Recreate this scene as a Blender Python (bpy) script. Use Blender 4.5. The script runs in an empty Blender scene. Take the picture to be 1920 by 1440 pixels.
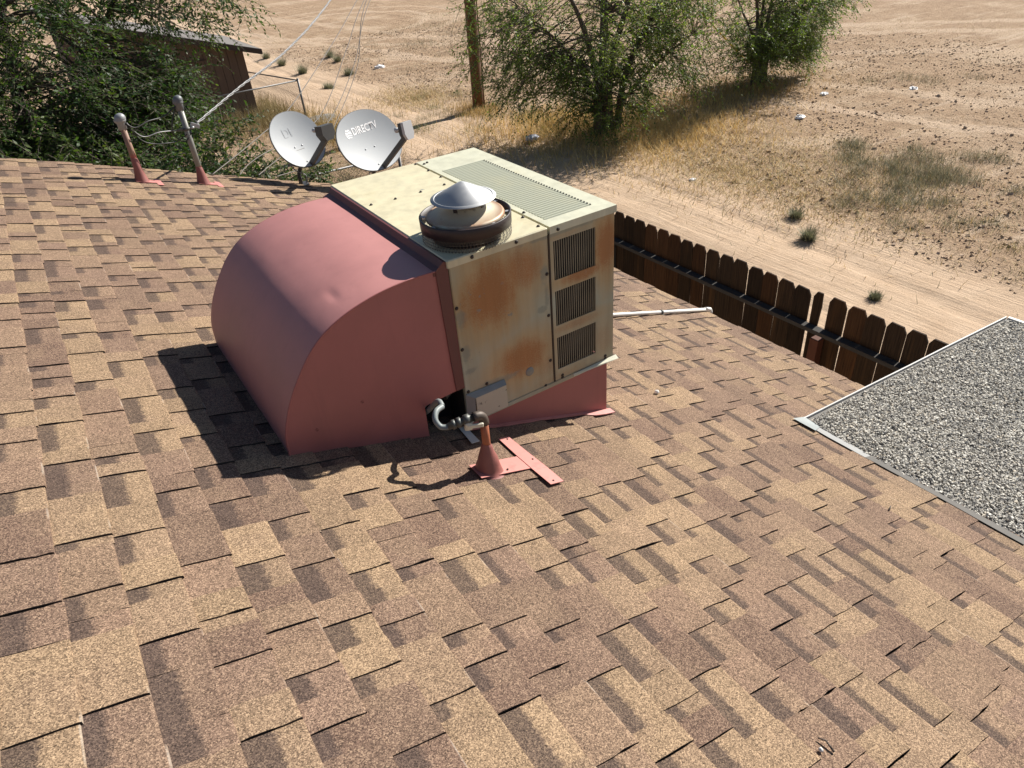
import bpy, math, random
import numpy as np
from mathutils import Vector, Matrix, noise

R = math.radians
rng = random.Random(7)
nrng = np.random.default_rng(11)
sc = bpy.context.scene
col = sc.collection

# ------------------------------------------------------------------ camera, sky, sun, exposure
CAM = Vector((-1.0677, -2.1779, 5.1403))
YAW, PITCH, ROLL = R(30.796), R(34.554), R(-4.949)
FWD = Vector((math.sin(YAW) * math.cos(PITCH), math.cos(YAW) * math.cos(PITCH), -math.sin(PITCH)))
_r = FWD.cross(Vector((0, 0, 1))).normalized()
_u = _r.cross(FWD)
RIGHT = _r * math.cos(ROLL) + _u * math.sin(ROLL)
UP = -_r * math.sin(ROLL) + _u * math.cos(ROLL)
cam = bpy.data.cameras.new('camera')
cam.sensor_width = 36.0
cam.lens = 36.0 * 1330.92 / 1920.0
cam.clip_start = 0.05
cam.clip_end = 3000
camo = bpy.data.objects.new('camera', cam)
col.objects.link(camo)
m = Matrix((RIGHT, UP, -FWD)).transposed().to_4x4()
m.translation = CAM
camo.matrix_world = m
sc.camera = camo

SUN_EL, SUN_AZ = R(36.0), R(8.8)            # azimuth measured from +X towards +Y
SUN = Vector((math.cos(SUN_EL) * math.cos(SUN_AZ), math.cos(SUN_EL) * math.sin(SUN_AZ), math.sin(SUN_EL)))
world = bpy.data.worlds.new('World')
sc.world = world
world.use_nodes = True
wn = world.node_tree.nodes
wl = world.node_tree.links
bg = wn['Background']
sky = wn.new('ShaderNodeTexSky')
sky.sky_type = 'NISHITA'
sky.sun_disc = False
sky.sun_elevation = SUN_EL
sky.sun_rotation = math.pi / 2 - SUN_AZ      # Blender: 0 = +Y, clockwise
sky.altitude = 800
sky.air_density = 1.0
sky.dust_density = 1.0
wl.new(sky.outputs[0], bg.inputs[0])
bg.inputs[1].default_value = 0.050
sl = bpy.data.lights.new('sun', 'SUN')
sl.energy = 5.0
sl.angle = R(0.53)
sl.color = (1.0, 0.945, 0.86)
so = bpy.data.objects.new('sun', sl)
col.objects.link(so)
so.rotation_euler = (-SUN).to_track_quat('-Z', 'Y').to_euler()
so.location = (20, 3, 20)
sc.view_settings.view_transform = 'Standard'
sc.view_settings.look = 'None'
sc.view_settings.exposure = 0.72
sc.view_settings.gamma = 1.0
sc.view_settings.use_curve_mapping = False
sc.cycles.max_bounces = 6
sc.cycles.transparent_max_bounces = 6
sc.cycles.use_denoising = True


def project(p):
    d = Vector(p) - CAM
    z = d.dot(FWD)
    if z < 0.05:
        return None
    return 960 + 1330.92 * d.dot(RIGHT) / z, 720 - 1330.92 * d.dot(UP) / z


# ------------------------------------------------------------------ object helpers
def tag(o, label=None, cat=None, group=None, kind=None):
    if label: o['label'] = label
    if cat: o['category'] = cat
    if group: o['group'] = group
    if kind: o['kind'] = kind
    return o


def thing(name, loc, label, cat, group=None):
    o = bpy.data.objects.new(name, None)
    o.empty_display_size = 0.1
    col.objects.link(o)
    o.location = loc
    return tag(o, label, cat, group)


def world_loc(o):
    v = Vector((0, 0, 0))
    while o is not None:
        v = v + o.location
        o = o.parent
    return v


def link_mesh(name, me, mat, parent=None, loc=None):
    o = bpy.data.objects.new(name, me)
    col.objects.link(o)
    if mat is not None and len(me.materials) == 0:
        for mm in (mat if isinstance(mat, (list, tuple)) else [mat]):
            me.materials.append(mm)
    if parent is not None:
        o.parent = parent
    if loc is not None:
        o.location = loc
    return o


class MB:
    """collects geometry given in world coordinates"""
    def __init__(s):
        s.v, s.f, s.mi, s.sm = [], [], [], []
        s.cur = 0
        s.smooth = False

    def add(s, vs, fs, smooth=None):
        b = len(s.v)
        s.v += [Vector(q) for q in vs]
        for f in fs:
            s.f.append(tuple(b + i for i in f))
            s.mi.append(s.cur)
            s.sm.append(s.smooth if smooth is None else smooth)
        return s

    def box(s, lo, hi, M=None):
        x0, y0, z0 = lo; x1, y1, z1 = hi
        vs = [Vector(q) for q in ((x0,y0,z0),(x1,y0,z0),(x1,y1,z0),(x0,y1,z0),(x0,y0,z1),(x1,y0,z1),(x1,y1,z1),(x0,y1,z1))]
        if M is not None: vs = [M @ q for q in vs]
        return s.add(vs, [(3,2,1,0),(4,5,6,7),(0,1,5,4),(1,2,6,5),(2,3,7,6),(3,0,4,7)], False)

    def bbox(s, lo, hi, b, M=None):
        """box with chamfered vertical and top edges"""
        x0, y0, z0 = lo; x1, y1, z1 = hi
        def ring(i, z):
            return [(x0+i+b,y0+i,z),(x1-i-b,y0+i,z),(x1-i,y0+i+b,z),(x1-i,y1-i-b,z),(x1-i-b,y1-i,z),(x0+i+b,y1-i,z),(x0+i,y1-i-b,z),(x0+i,y0+i+b,z)]
        vs = ring(0, z0) + ring(0, z1-b) + ring(b, z1)
        vs = [Vector(q) for q in vs]
        if M is not None: vs = [M @ q for q in vs]
        fs = [tuple(range(7,-1,-1)), tuple(range(16,24))]
        for k in range(2):
            for i in range(8):
                j = (i+1) % 8
                fs.append((k*8+i, k*8+j, k*8+8+j, k*8+8+i))
        return s.add(vs, fs, False)

    def prism(s, pts, d):
        """extrude a planar polygon (list of 3D) along vector d"""
        n = len(pts)
        a = [Vector(q) for q in pts]; d = Vector(d)
        b = [q + d for q in a]
        fs = [tuple(range(n-1,-1,-1)), tuple(range(n, 2*n))]
        for i in range(n):
            j = (i+1) % n
            fs.append((i, j, n+j, n+i))
        return s.add(a+b, fs, False)

    def tube(s, path, r, seg=10, caps=True, closed=False):
        path = [Vector(q) for q in path]
        n = len(path)
        rs = r if isinstance(r, (list, tuple)) else [r]*n
        t0 = (path[1]-path[0]).normalized()
        a = Vector((0,0,1)) if abs(t0.z) < 0.9 else Vector((1,0,0))
        nrm = t0.cross(a).normalized()
        vs = []
        prev = t0
        for i in range(n):
            if i == 0: t = path[1]-path[0]
            elif i == n-1: t = path[-1]-path[-2]
            else: t = (path[i+1]-path[i]).normalized() + (path[i]-path[i-1]).normalized()
            t = t.normalized()
            nrm = (nrm - t*nrm.dot(t))
            if nrm.length < 1e-6: nrm = t.orthogonal()
            nrm.normalize()
            bn = t.cross(nrm)
            for k in range(seg):
                an = 2*math.pi*k/seg
                vs.append(path[i] + (nrm*math.cos(an) + bn*math.sin(an))*rs[i])
        fs = []
        for i in range(n-1):
            for k in range(seg):
                j = (k+1) % seg
                fs.append((i*seg+k, i*seg+j, (i+1)*seg+j, (i+1)*seg+k))
        b = len(s.v)
        s.add(vs, fs, True)
        if caps:
            s.f.append(tuple(b+k for k in range(seg-1,-1,-1))); s.mi.append(s.cur); s.sm.append(False)
            s.f.append(tuple(b+(n-1)*seg+k for k in range(seg))); s.mi.append(s.cur); s.sm.append(False)
        return s

    def lathe(s, prof, c, seg=40, M=None, smooth=True):
        """prof: list of (radius, height) about local z"""
        c = Vector(c)
        vs = []
        for (r, h) in prof:
            for k in range(seg):
                an = 2*math.pi*k/seg
                q = Vector((r*math.cos(an), r*math.sin(an), h))
                if M is not None: q = M @ q
                vs.append(c+q)
        fs = []
        for i in range(len(prof)-1):
            for k in range(seg):
                j = (k+1) % seg
                fs.append((i*seg+k, i*seg+j, (i+1)*seg+j, (i+1)*seg+k))
        return s.add(vs, fs, smooth)

    def build(s, name, mat, parent=None):
        off = world_loc(parent) if parent is not None else Vector((0,0,0))
        me = bpy.data.meshes.new(name)
        me.from_pydata([q-off for q in s.v], [], s.f)
        for mm in (mat if isinstance(mat, (list, tuple)) else [mat]): me.materials.append(mm)
        me.polygons.foreach_set('material_index', s.mi)
        me.polygons.foreach_set('use_smooth', s.sm)
        me.update()
        return link_mesh(name, me, None, parent)


def np_mesh(name, V, F, colors=None, smooth=False):
    """V (n,3), F (m,k) arrays; colors (n,3) -> point attribute 'tone'"""
    me = bpy.data.meshes.new(name)
    V = np.asarray(V, dtype=np.float32); F = np.asarray(F, dtype=np.int32)
    n, k = F.shape
    me.vertices.add(len(V)); me.vertices.foreach_set('co', V.ravel())
    me.loops.add(n*k); me.loops.foreach_set('vertex_index', F.ravel())
    me.polygons.add(n)
    me.polygons.foreach_set('loop_start', np.arange(0, n*k, k, dtype=np.int32))
    me.polygons.foreach_set('loop_total', np.full(n, k, dtype=np.int32))
    me.polygons.foreach_set('use_smooth', np.full(n, smooth))
    me.update(calc_edges=True)
    if colors is not None:
        at = me.attributes.new('tone', 'FLOAT_COLOR', 'POINT')
        c4 = np.ones((len(V), 4), dtype=np.float32); c4[:, :3] = colors
        at.data.foreach_set('color', c4.ravel())
    return me


# ------------------------------------------------------------------ material helpers
class Mat:
    def __init__(s, name):
        s.m = bpy.data.materials.new(name)
        s.m.use_nodes = True
        s.nt = s.m.node_tree
        s.b = s.nt.nodes['Principled BSDF']
        s._co = None

    def n(s, t, **kw):
        nd = s.nt.nodes.new(t)
        for k, v in kw.items():
            if k in nd.inputs: s.set(nd.inputs[k], v)
            else: setattr(nd, k, v)
        return nd

    def set(s, inp, v):
        if hasattr(v, 'is_output') or isinstance(v, bpy.types.NodeSocket): s.nt.links.new(v, inp)
        else:
            if isinstance(v, (tuple, list)) and len(v) == 3 and inp.type == 'RGBA': v = (*v, 1)
            inp.default_value = v

    def co(s):
        if s._co is None: s._co = s.n('ShaderNodeTexCoord').outputs['Object']
        return s._co

    def map(s, scale=(1,1,1), loc=(0,0,0), rot=(0,0,0), co=None):
        nd = s.n('ShaderNodeMapping')
        s.set(nd.inputs['Vector'], co or s.co())
        nd.inputs['Scale'].default_value = scale; nd.inputs['Location'].default_value = loc; nd.inputs['Rotation'].default_value = rot
        return nd.outputs[0]

    def noise(s, scale, detail=4, rough=0.55, co=None, dist=0.0):
        nd = s.n('ShaderNodeTexNoise')
        s.set(nd.inputs['Vector'], co or s.co())
        nd.inputs['Scale'].default_value = scale; nd.inputs['Detail'].default_value = detail
        nd.inputs['Roughness'].default_value = rough; nd.inputs['Distortion'].default_value = dist
        return nd.outputs['Fac']

    def vor(s, scale, co=None, out='Color', feature='F1'):
        nd = s.n('ShaderNodeTexVoronoi', feature=feature)
        s.set(nd.inputs['Vector'], co or s.co()); nd.inputs['Scale'].default_value = scale
        return nd.outputs[out]

    def ramp(s, fac, stops, interp='LINEAR'):
        nd = s.n('ShaderNodeValToRGB')
        s.set(nd.inputs[0], fac)
        cr = nd.color_ramp; cr.interpolation = interp
        while len(cr.elements) < len(stops): cr.elements.new(0.5)
        for e, (p, c) in zip(cr.elements, stops):
            e.position = p
            e.color = (c, c, c, 1) if not isinstance(c, (tuple, list)) else (*c, 1)
        return nd.outputs[0]

    def mix(s, fac, a, b, mode='MIX'):
        nd = s.n('ShaderNodeMix', data_type='RGBA', blend_type=mode)
        s.set(nd.inputs[0], fac); s.set(nd.inputs[6], a); s.set(nd.inputs[7], b)
        return nd.outputs[2]

    def math(s, op, a, b=0.0, c=None, clamp=False):
        nd = s.n('ShaderNodeMath', operation=op, use_clamp=clamp)
        s.set(nd.inputs[0], a); s.set(nd.inputs[1], b)
        if c is not None: s.set(nd.inputs[2], c)
        return nd.outputs[0]

    def sep(s, v=None):
        nd = s.n('ShaderNodeSeparateXYZ'); s.set(nd.inputs[0], v or s.co()); return nd.outputs

    def attr(s, name, out='Color'):
        return s.n('ShaderNodeAttribute', attribute_name=name).outputs[out]

    def bump(s, h, strength=0.3, dist=0.01):
        nd = s.n('ShaderNodeBump'); s.set(nd.inputs['Height'], h)
        nd.inputs['Strength'].default_value = strength; nd.inputs['Distance'].default_value = dist
        s.set(s.b.inputs['Normal'], nd.outputs[0])

    def out(s, color=None, rough=None, metal=None, spec=None):
        if color is not None: s.set(s.b.inputs['Base Color'], color)
        if rough is not None: s.set(s.b.inputs['Roughness'], rough)
        if metal is not None: s.set(s.b.inputs['Metallic'], metal)
        if spec is not None: s.set(s.b.inputs['Specular IOR Level'], spec)
        return s.m


def sstep(M, v, a, b):
    nd = M.n('ShaderNodeMapRange', interpolation_type='SMOOTHSTEP')
    M.set(nd.inputs[0], v)
    nd.inputs[1].default_value = a; nd.inputs[2].default_value = b
    nd.inputs[3].default_value = 0; nd.inputs[4].default_value = 1
    return nd.outputs[0]


def simple(name, color, rough=0.6, metal=0.0, var=0.25, scale=12, bump=0.0, bscale=40, spec=0.5):
    M = Mat(name)
    f = M.noise(scale, 5, 0.6)
    lo = tuple(c*(1-var) for c in color); hi = tuple(min(1, c*(1+var)) for c in color)
    c = M.mix(f, lo, hi)
    if bump: M.bump(M.noise(bscale, 4), bump, 0.004)
    return M.out(c, rough, metal, spec)


mats = {}
# asphalt shingles: printed blend of granules, tone per piece, dark printed band on the exposed base layer
M = Mat('shingle_granules')
tone = M.attr('tone')
sh = M.sep(M.attr('sh', 'Vector'))
g1 = M.sep(M.vor(340)); gf = M.sep(M.vor(620)); g2 = M.noise(90, 3, 0.7); g3 = M.noise(9, 4, 0.6)
uu = M.math('ADD', sh[0], M.math('MULTIPLY', M.math('SUBTRACT', M.noise(70, 3), 0.5), 0.26))
band = M.math('MULTIPLY', M.math('SUBTRACT', 1.0, sstep(M, M.math('SUBTRACT', uu, sh[1]), -0.07, 0.09)), sstep(M, sh[1], 0.05, 0.1))
tone2 = M.mix(M.math('MULTIPLY', sstep(M, M.noise(5.5, 3, 0.5), 0.50, 0.62), 0.45), tone, (0.295, 0.198, 0.133))
c = M.mix(M.math('MULTIPLY', band, 0.82), tone2, (0.098, 0.068, 0.058))
val = M.math('ADD', M.math('MULTIPLY', g1[0], 0.62), M.math('MULTIPLY', gf[0], 0.38))
gain = M.ramp(val, [(0.12, 0.26), (0.34, 0.62), (0.56, 0.98), (0.80, 1.0)])
c = M.mix(1.0, c, gain, 'MULTIPLY')
lite = M.math('MULTIPLY', sstep(M, val, 0.60, 0.88), M.math('SUBTRACT', 1.0, M.math('MULTIPLY', band, 0.65)))
c = M.mix(M.math('MULTIPLY', lite, 0.55), c, M.mix(0.5, (0.60, 0.46, 0.29), M.mix(1.0, tone, (2.6, 2.6, 2.6), 'MULTIPLY')))
c = M.mix(1.0, c, M.ramp(g2, [(0.3, 0.80), (0.7, 1.0)]), 'MULTIPLY')
c = M.mix(1.0, c, M.ramp(g3, [(0.25, 0.84), (0.7, 1.0)]), 'MULTIPLY')
# patchy lighter colour along the lower edges
edge = M.math('MULTIPLY', sstep(M, sh[0], 0.965, 0.99), M.math('MULTIPLY', sstep(M, M.noise(7, 3), 0.56, 0.70), 0.5))
c = M.mix(edge, c, (0.48, 0.42, 0.35))
M.bump(M.math('ADD', val, M.math('MULTIPLY', g2, 0.4)), 0.5, 0.003)
mats['shingle'] = M.out(c, 0.92, 0, 0.25)
mats['cut_edge'] = simple('asphalt_cut_edge', (0.028, 0.021, 0.018), 0.9)
mats['felt'] = simple('roof_felt', (0.03, 0.026, 0.024), 0.95)
mats['fascia'] = simple('fascia_board', (0.16, 0.10, 0.07), 0.7)
mats['stucco'] = simple('stucco_wall', (0.45, 0.36, 0.27), 0.9, bump=0.4, bscale=90)

M = Mat('crushed_gravel')
mats['gravel'] = M.out(M.mix(1.0, M.attr('tone'), M.ramp(M.noise(160, 3), [(0.3, 0.75), (0.7, 1.0)]), 'MULTIPLY'), 0.9, 0, 0.3)
mats['bitumen'] = simple('bitumen', (0.17, 0.16, 0.145), 0.8, bump=0.6, bscale=60)
mats['tar'] = simple('tar_patch', (0.085, 0.078, 0.07), 0.75, bump=0.6, bscale=60)
mats['cement'] = simple('flashing_cement', (0.27, 0.27, 0.265), 0.7, bump=0.3, bscale=50)
mats['white_metal'] = simple('white_drip_edge', (0.58, 0.57, 0.54), 0.55, var=0.25)

# painted red sheet metal
def red_paint(name, base, grime):
    M = Mat(name)
    n1 = M.noise(3.0, 5, 0.6); n2 = M.noise(45, 4, 0.6); n3 = M.noise(1.2, 3)
    c = M.mix(M.ramp(n1, [(0.35, 0.0), (0.7, 1.0)]), tuple(x*0.90 for x in base), tuple(x*1.06 for x in base))
    z = M.map(scale=(9, 9, 0.9))
    st = M.ramp(M.noise(1.6, 5, 0.65, co=z), [(0.55, 0.0), (0.72, 1.0)])
    c = M.mix(M.math('MULTIPLY', st, grime), c, (0.085, 0.036, 0.032))
    sp = M.ramp(M.vor(26, out='Distance'), [(0.0, 1.0), (0.05, 0.0)])
    c = M.mix(M.math('MULTIPLY', sp, M.math('MULTIPLY', sstep(M, n3, 0.5, 0.6), 0.5)), c, (0.62, 0.40, 0.37))
    M.bump(M.math('ADD', M.math('MULTIPLY', n3, 3.0), M.math('MULTIPLY', n2, 0.06)), 0.22, 0.02)
    return M.out(c, M.ramp(n1, [(0.3, 0.52), (0.7, 0.60)]), 0, 0.75)
mats['red'] = red_paint('red_painted_metal', (0.375, 0.122, 0.112), 0.14)
mats['red_lit'] = red_paint('sunlit_tone_red_metal', (0.475, 0.205, 0.190), 0.08)  # shell's lit copy of the red: sunlit brightness put into the colour
mats['red_boot'] = red_paint('dull_red_boot', (0.27, 0.085, 0.072), 0.4)
mats['red_dark'] = red_paint('grimy_red_flange', (0.125, 0.028, 0.026), 0.8)
mats['pink'] = red_paint('pink_painted_flashing', (0.56, 0.215, 0.185), 0.3)

# cream painted steel with rust; object coordinates of the unit: origin at base centre (0.4, 0.57, 3.2955)
def cream(name, base, blobs, chalk=0.0, rust_all=0.0):
    M = Mat(name)
    X, Y, Z = M.sep()
    warp = M.math('ADD', M.math('MULTIPLY', M.math('SUBTRACT', M.noise(5.0, 6, 0.7), 0.5), 0.75), M.math('MULTIPLY', M.math('SUBTRACT', M.noise(1.0, 5, 0.65, co=M.map(scale=(26, 26, 4))), 0.5), 0.6))
    fine = M.noise(170, 3, 0.7); med = M.noise(22, 5, 0.65)
    c = M.mix(M.ramp(M.noise(4, 4), [(0.3, 0), (0.7, 1)]), tuple(b*0.9 for b in base), base)
    if chalk:
        c = M.mix(M.math('MULTIPLY', sstep(M, M.noise(2.6, 5, 0.6), 0.52, 0.72), chalk), c, (0.50, 0.53, 0.45))
        c = M.mix(M.math('MULTIPLY', sstep(M, M.noise(3.3, 4, 0.6, co=M.map(loc=(4, 2, 7))), 0.55, 0.75), 0.45), c, (0.66, 0.56, 0.30))
    tot = halo = None
    for (bx, bz, rx, rz, amp) in blobs:
        dx = M.math('DIVIDE', M.math('SUBTRACT', X, bx), rx); dz = M.math('DIVIDE', M.math('SUBTRACT', Z, bz), rz)
        d = M.math('SQRT', M.math('ADD', M.math('MULTIPLY', dx, dx), M.math('MULTIPLY', dz, dz)))
        d = M.math('ADD', d, M.math('MULTIPLY', warp, 0.9))
        f = M.math('MULTIPLY', M.math('SUBTRACT', 1.0, sstep(M, d, 0.15, 1.10)), amp)
        hf = M.math('MULTIPLY', M.math('SUBTRACT', 1.0, sstep(M, d, 0.45, 1.60)), amp)
        tot = f if tot is None else M.math('MAXIMUM', tot, f)
        halo = hf if halo is None else M.math('MAXIMUM', halo, hf)
    if tot is not None:
        spk = M.math('ADD', tot, M.math('MULTIPLY', M.math('SUBTRACT', fine, 0.5), M.math('MULTIPLY', tot, 1.3)))
        c = M.mix(M.math('MULTIPLY', halo, 0.80, clamp=True), c, (0.50, 0.315, 0.125))
        c = M.mix(M.math('MULTIPLY', sstep(M, spk, 0.30, 1.0), 0.9), c, (0.38, 0.155, 0.048))
    if blobs:
        for (bx, bz, rx, rz) in ((-.375, .50, .030, .05), (-.372, .33, .026, .045), (-.36, .25, .04, .018), (.028, .56, .022, .05), (.036, .46, .016, .05), (.01, .40, .025, .02), (-.24, .145, .12, .022), (.12, .715, .25, .010)):
            dx = M.math('DIVIDE', M.math('SUBTRACT', X, bx), rx); dz = M.math('DIVIDE', M.math('SUBTRACT', Z, bz), rz)
            d = M.math('SQRT', M.math('ADD', M.math('MULTIPLY', dx, dx), M.math('MULTIPLY', dz, dz)))
            d = M.math('ADD', d, M.math('MULTIPLY', M.math('SUBTRACT', med, 0.5), 2.2))
            c = M.mix(M.math('MULTIPLY', M.math('SUBTRACT', 1.0, sstep(M, d, 0.4, 1.1)), 0.6), c, (0.23, 0.26, 0.22))
    # chipped paint showing blue-grey primer
    ch = M.math('MULTIPLY', sstep(M, med, 0.63, 0.68), sstep(M, M.noise(2.0, 2, co=M.map(loc=(9, 1, 3))), 0.52, 0.62))
    c = M.mix(M.math('MULTIPLY', ch, 0.7), c, (0.22, 0.25, 0.24))
    c = M.mix(1.0, c, M.ramp(M.noise(1.2, 5, 0.6, co=M.map(scale=(14, 14, 1.0))), [(0.3, 0.82), (0.6, 1.0)]), 'MULTIPLY')
    M.bump(M.math('ADD', fine, M.math('MULTIPLY', M.noise(2.2, 2), 6)), 0.12, 0.006)
    return M.out(c, 0.48, 0, 0.45)
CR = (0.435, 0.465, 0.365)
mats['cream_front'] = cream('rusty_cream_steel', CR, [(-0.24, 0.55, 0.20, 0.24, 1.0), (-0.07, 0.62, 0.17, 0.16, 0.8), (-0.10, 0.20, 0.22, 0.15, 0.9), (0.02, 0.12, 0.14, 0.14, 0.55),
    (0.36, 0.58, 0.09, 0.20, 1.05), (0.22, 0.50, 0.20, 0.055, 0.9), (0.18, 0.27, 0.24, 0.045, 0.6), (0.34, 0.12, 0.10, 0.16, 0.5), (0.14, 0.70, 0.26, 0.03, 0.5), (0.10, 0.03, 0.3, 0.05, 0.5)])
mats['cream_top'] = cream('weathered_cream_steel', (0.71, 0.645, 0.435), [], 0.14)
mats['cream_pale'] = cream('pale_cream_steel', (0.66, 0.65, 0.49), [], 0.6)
M = Mat('condenser_fins')
mats['fins'] = M.out(M.mix(sstep(M, M.noise(3, 4), 0.5, 0.75), (0.47, 0.48, 0.37), (0.54, 0.52, 0.37)), 0.55, 0.0, 0.4)
mats['black'] = simple('dark_interior', (0.012, 0.012, 0.012), 0.9)  # near-black colour stands in for the darkness inside openings
mats['slat'] = simple('louvre_slat_paint', (0.27, 0.24, 0.17), 0.55, var=0.5, scale=9)
mats['galv'] = None
M = Mat('galvanised_steel')
v = M.sep(M.vor(60))
mats['galv'] = M.out(M.mix(M.noise(7, 5), (0.38, 0.39, 0.40), (0.50, 0.51, 0.52)), M.ramp(v[0], [(0, 0.50), (1, 0.62)]), 0.45)
M = Mat('stained_funnel_metal')
X, Y, Z = M.sep()
rad = M.math('SQRT', M.math('ADD', M.math('POWER', M.math('ADD', X, 0.224), 2), M.math('POWER', M.math('ADD', Y, 0.419), 2)))
nn = M.noise(11, 5, 0.6)
c = M.mix(sstep(M, nn, 0.35, 0.7), (0.58, 0.50, 0.36), (0.62, 0.58, 0.46))
c = M.mix(M.math('MULTIPLY', sstep(M, rad, 0.10, 0.16), sstep(M, nn, 0.3, 0.62)), c, (0.42, 0.22, 0.12))
c = M.mix(M.math('MULTIPLY', sstep(M, M.noise(16, 4), 0.6, 0.75), 0.8), c, (0.10, 0.045, 0.025))
mats['funnel'] = M.out(c, 0.5, 0.15)
mats['vent_brown'] = simple('brown_vent_collar', (0.030, 0.019, 0.019), 0.5, var=0.4, scale=20)
mats['wire'] = simple('rusty_mesh_wire', (0.10, 0.08, 0.055), 0.6)
mats['screw'] = simple('dark_screw_head', (0.035, 0.022, 0.015), 0.6)
mats['plug'] = simple('grey_knockout_plug', (0.25, 0.26, 0.25), 0.45, metal=0.4)
M = Mat('chipped_cover_paint')
nn = M.noise(38, 5, 0.7)
mats['cover'] = M.out(M.mix(sstep(M, nn, 0.60, 0.64), M.mix(M.noise(6), (0.42, 0.41, 0.31), (0.50, 0.49, 0.40)), (0.07, 0.075, 0.07)), 0.6)
mats['tin'] = simple('dull_grey_tin', (0.21, 0.235, 0.235), 0.55, metal=0.2)
mats['iron'] = simple('brown_iron_fitting', (0.095, 0.075, 0.062), 0.55, metal=0.3, var=0.4, scale=30)
mats['riser'] = simple('rusty_red_riser', (0.36, 0.115, 0.055), 0.55, var=0.35, scale=22)
mats['hose'] = simple('grey_corrugated_hose', (0.24, 0.27, 0.27), 0.5)
mats['fitting'] = simple('dark_hex_fitting', (0.10, 0.105, 0.10), 0.5, metal=0.5)
mats['ivory'] = simple('ivory_valve_lever', (0.62, 0.58, 0.46), 0.5)
mats['pvc'] = simple('white_pvc', (0.78, 0.77, 0.73), 0.4, var=0.06)
M = Mat('mast_rust_red')
z = M.sep()[2]
nn = M.math('ADD', z, M.math('MULTIPLY', M.math('SUBTRACT', M.noise(25, 3), 0.5), 0.05))
c = M.mix(sstep(M, nn, 0.22, 0.26), (0.36, 0.10, 0.085), M.mix(M.noise(18, 5, 0.7), (0.20, 0.13, 0.095), (0.36, 0.20, 0.14)))
mats['mast_rusty'] = M.out(c, 0.6)
M = Mat('mast_grey')
z = M.sep()[2]
nn = M.math('ADD', z, M.math('MULTIPLY', M.math('SUBTRACT', M.noise(25, 3), 0.5), 0.04))
mats['mast_grey'] = M.out(M.mix(sstep(M, nn, 0.15, 0.18), (0.36, 0.10, 0.085), M.mix(M.noise(14, 4), (0.20, 0.20, 0.185), (0.28, 0.28, 0.26))), 0.5, 0.2)
mats['head_light'] = simple('light_weatherhead', (0.27, 0.28, 0.29), 0.5, metal=0.2)
mats['head_dark'] = simple('dark_weatherhead', (0.15, 0.16, 0.17), 0.5, metal=0.2)
mats['cable_black'] = simple('black_cable', (0.025, 0.025, 0.025), 0.5)
mats['cable_grey'] = simple('aluminium_cable', (0.24, 0.24, 0.245), 0.5, metal=0.3)
mats['cable_thin'] = simple('weathered_wire', (0.15, 0.135, 0.12), 0.6)
mats['dish'] = simple('dish_grey_enamel', (0.37, 0.395, 0.415), 0.55, var=0.04, scale=3)
mats['dish_back'] = simple('dish_dark_back', (0.06, 0.062, 0.066), 0.5)
mats['dark_plastic'] = simple('dark_grey_plastic', (0.055, 0.055, 0.055), 0.45)
mats['lnb'] = simple('light_grey_plastic', (0.52, 0.53, 0.54), 0.4, var=0.05)
mats['olive'] = simple('faded_olive_plastic', (0.16, 0.155, 0.10), 0.5)
mats['letter'] = simple('white_print', (0.88, 0.88, 0.88), 0.5, var=0.02)
mats['ghost'] = simple('faded_print', (0.362, 0.387, 0.407), 0.42, var=0.03)

M = Mat('weathered_fence_wood')
tone = M.attr('tone')
gr = M.noise(3.0, 5, 0.65, co=M.map(scale=(1, 26, 1.1)))
kn = M.ramp(M.vor(5.0, co=M.map(scale=(1, 2.2, 0.9)), out='Distance'), [(0.0, 0.0), (0.07, 1.0)])
c = M.mix(M.ramp(gr, [(0.3, 0.0), (0.72, 1.0)]), (0.042, 0.026, 0.018), (0.15, 0.088, 0.05))
c = M.mix(M.math('MULTIPLY', sstep(M, M.noise(1.1, 3, co=M.map(scale=(1, 7, 0.5), loc=(3, 3, 3))), 0.58, 0.75), 0.7), c, (0.24, 0.125, 0.055))
c = M.mix(1.0, c, M.mix(1.0, tone, (.44, .46, .47), 'MULTIPLY'), 'MULTIPLY')
c = M.mix(kn, (0.02, 0.014, 0.01), c)
M.bump(gr, 0.35, 0.006)
mats['picket'] = M.out(c, 0.85, 0, 0.2)
M = Mat('grey_rail_wood')
gr = M.noise(3.0, 5, 0.65, co=M.map(scale=(30, 1.2, 30)))
mats['rail'] = M.out(M.mix(gr, (0.03, 0.03, 0.031), (0.085, 0.078, 0.072)), 0.85, 0, 0.2)
M = Mat('creosoted_pole_wood')
gr = M.noise(2.5, 6, 0.7, co=M.map(scale=(16, 16, 0.5)))
mats['pole'] = M.out(M.mix(M.ramp(gr, [(0.3, 0), (0.7, 1)]), (0.055, 0.026, 0.012), (0.25, 0.118, 0.05)), 0.85)
M.bump(gr, 0.5, 0.02)
M = Mat('shed_siding')
gr = M.noise(2.0, 5, 0.65, co=M.map(scale=(10, 10, 0.6)))
mats['siding'] = M.out(M.mix(gr, (0.10, 0.068, 0.05), (0.185, 0.125, 0.092)), 0.85)
mats['shed_trim'] = simple('shed_trim', (0.06, 0.042, 0.035), 0.8)
mats['shed_roof'] = simple('shed_roof_sheet', (0.17, 0.155, 0.145), 0.75)
mats['red_post'] = simple('reddish_post_wood', (0.10, 0.032, 0.016), 0.8)
mats['galv_pipe'] = simple('galvanised_fence_pipe', (0.17, 0.17, 0.17), 0.5, metal=0.5)
mats['yellow'] = simple('yellow_guy_guard', (0.62, 0.42, 0.05), 0.5)
mats['bag'] = simple('white_plastic_bag', (0.80, 0.80, 0.80), 0.45, var=0.06)
mats['bag_blue'] = simple('bluish_plastic_bag', (0.50, 0.54, 0.66), 0.45, var=0.1)
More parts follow.
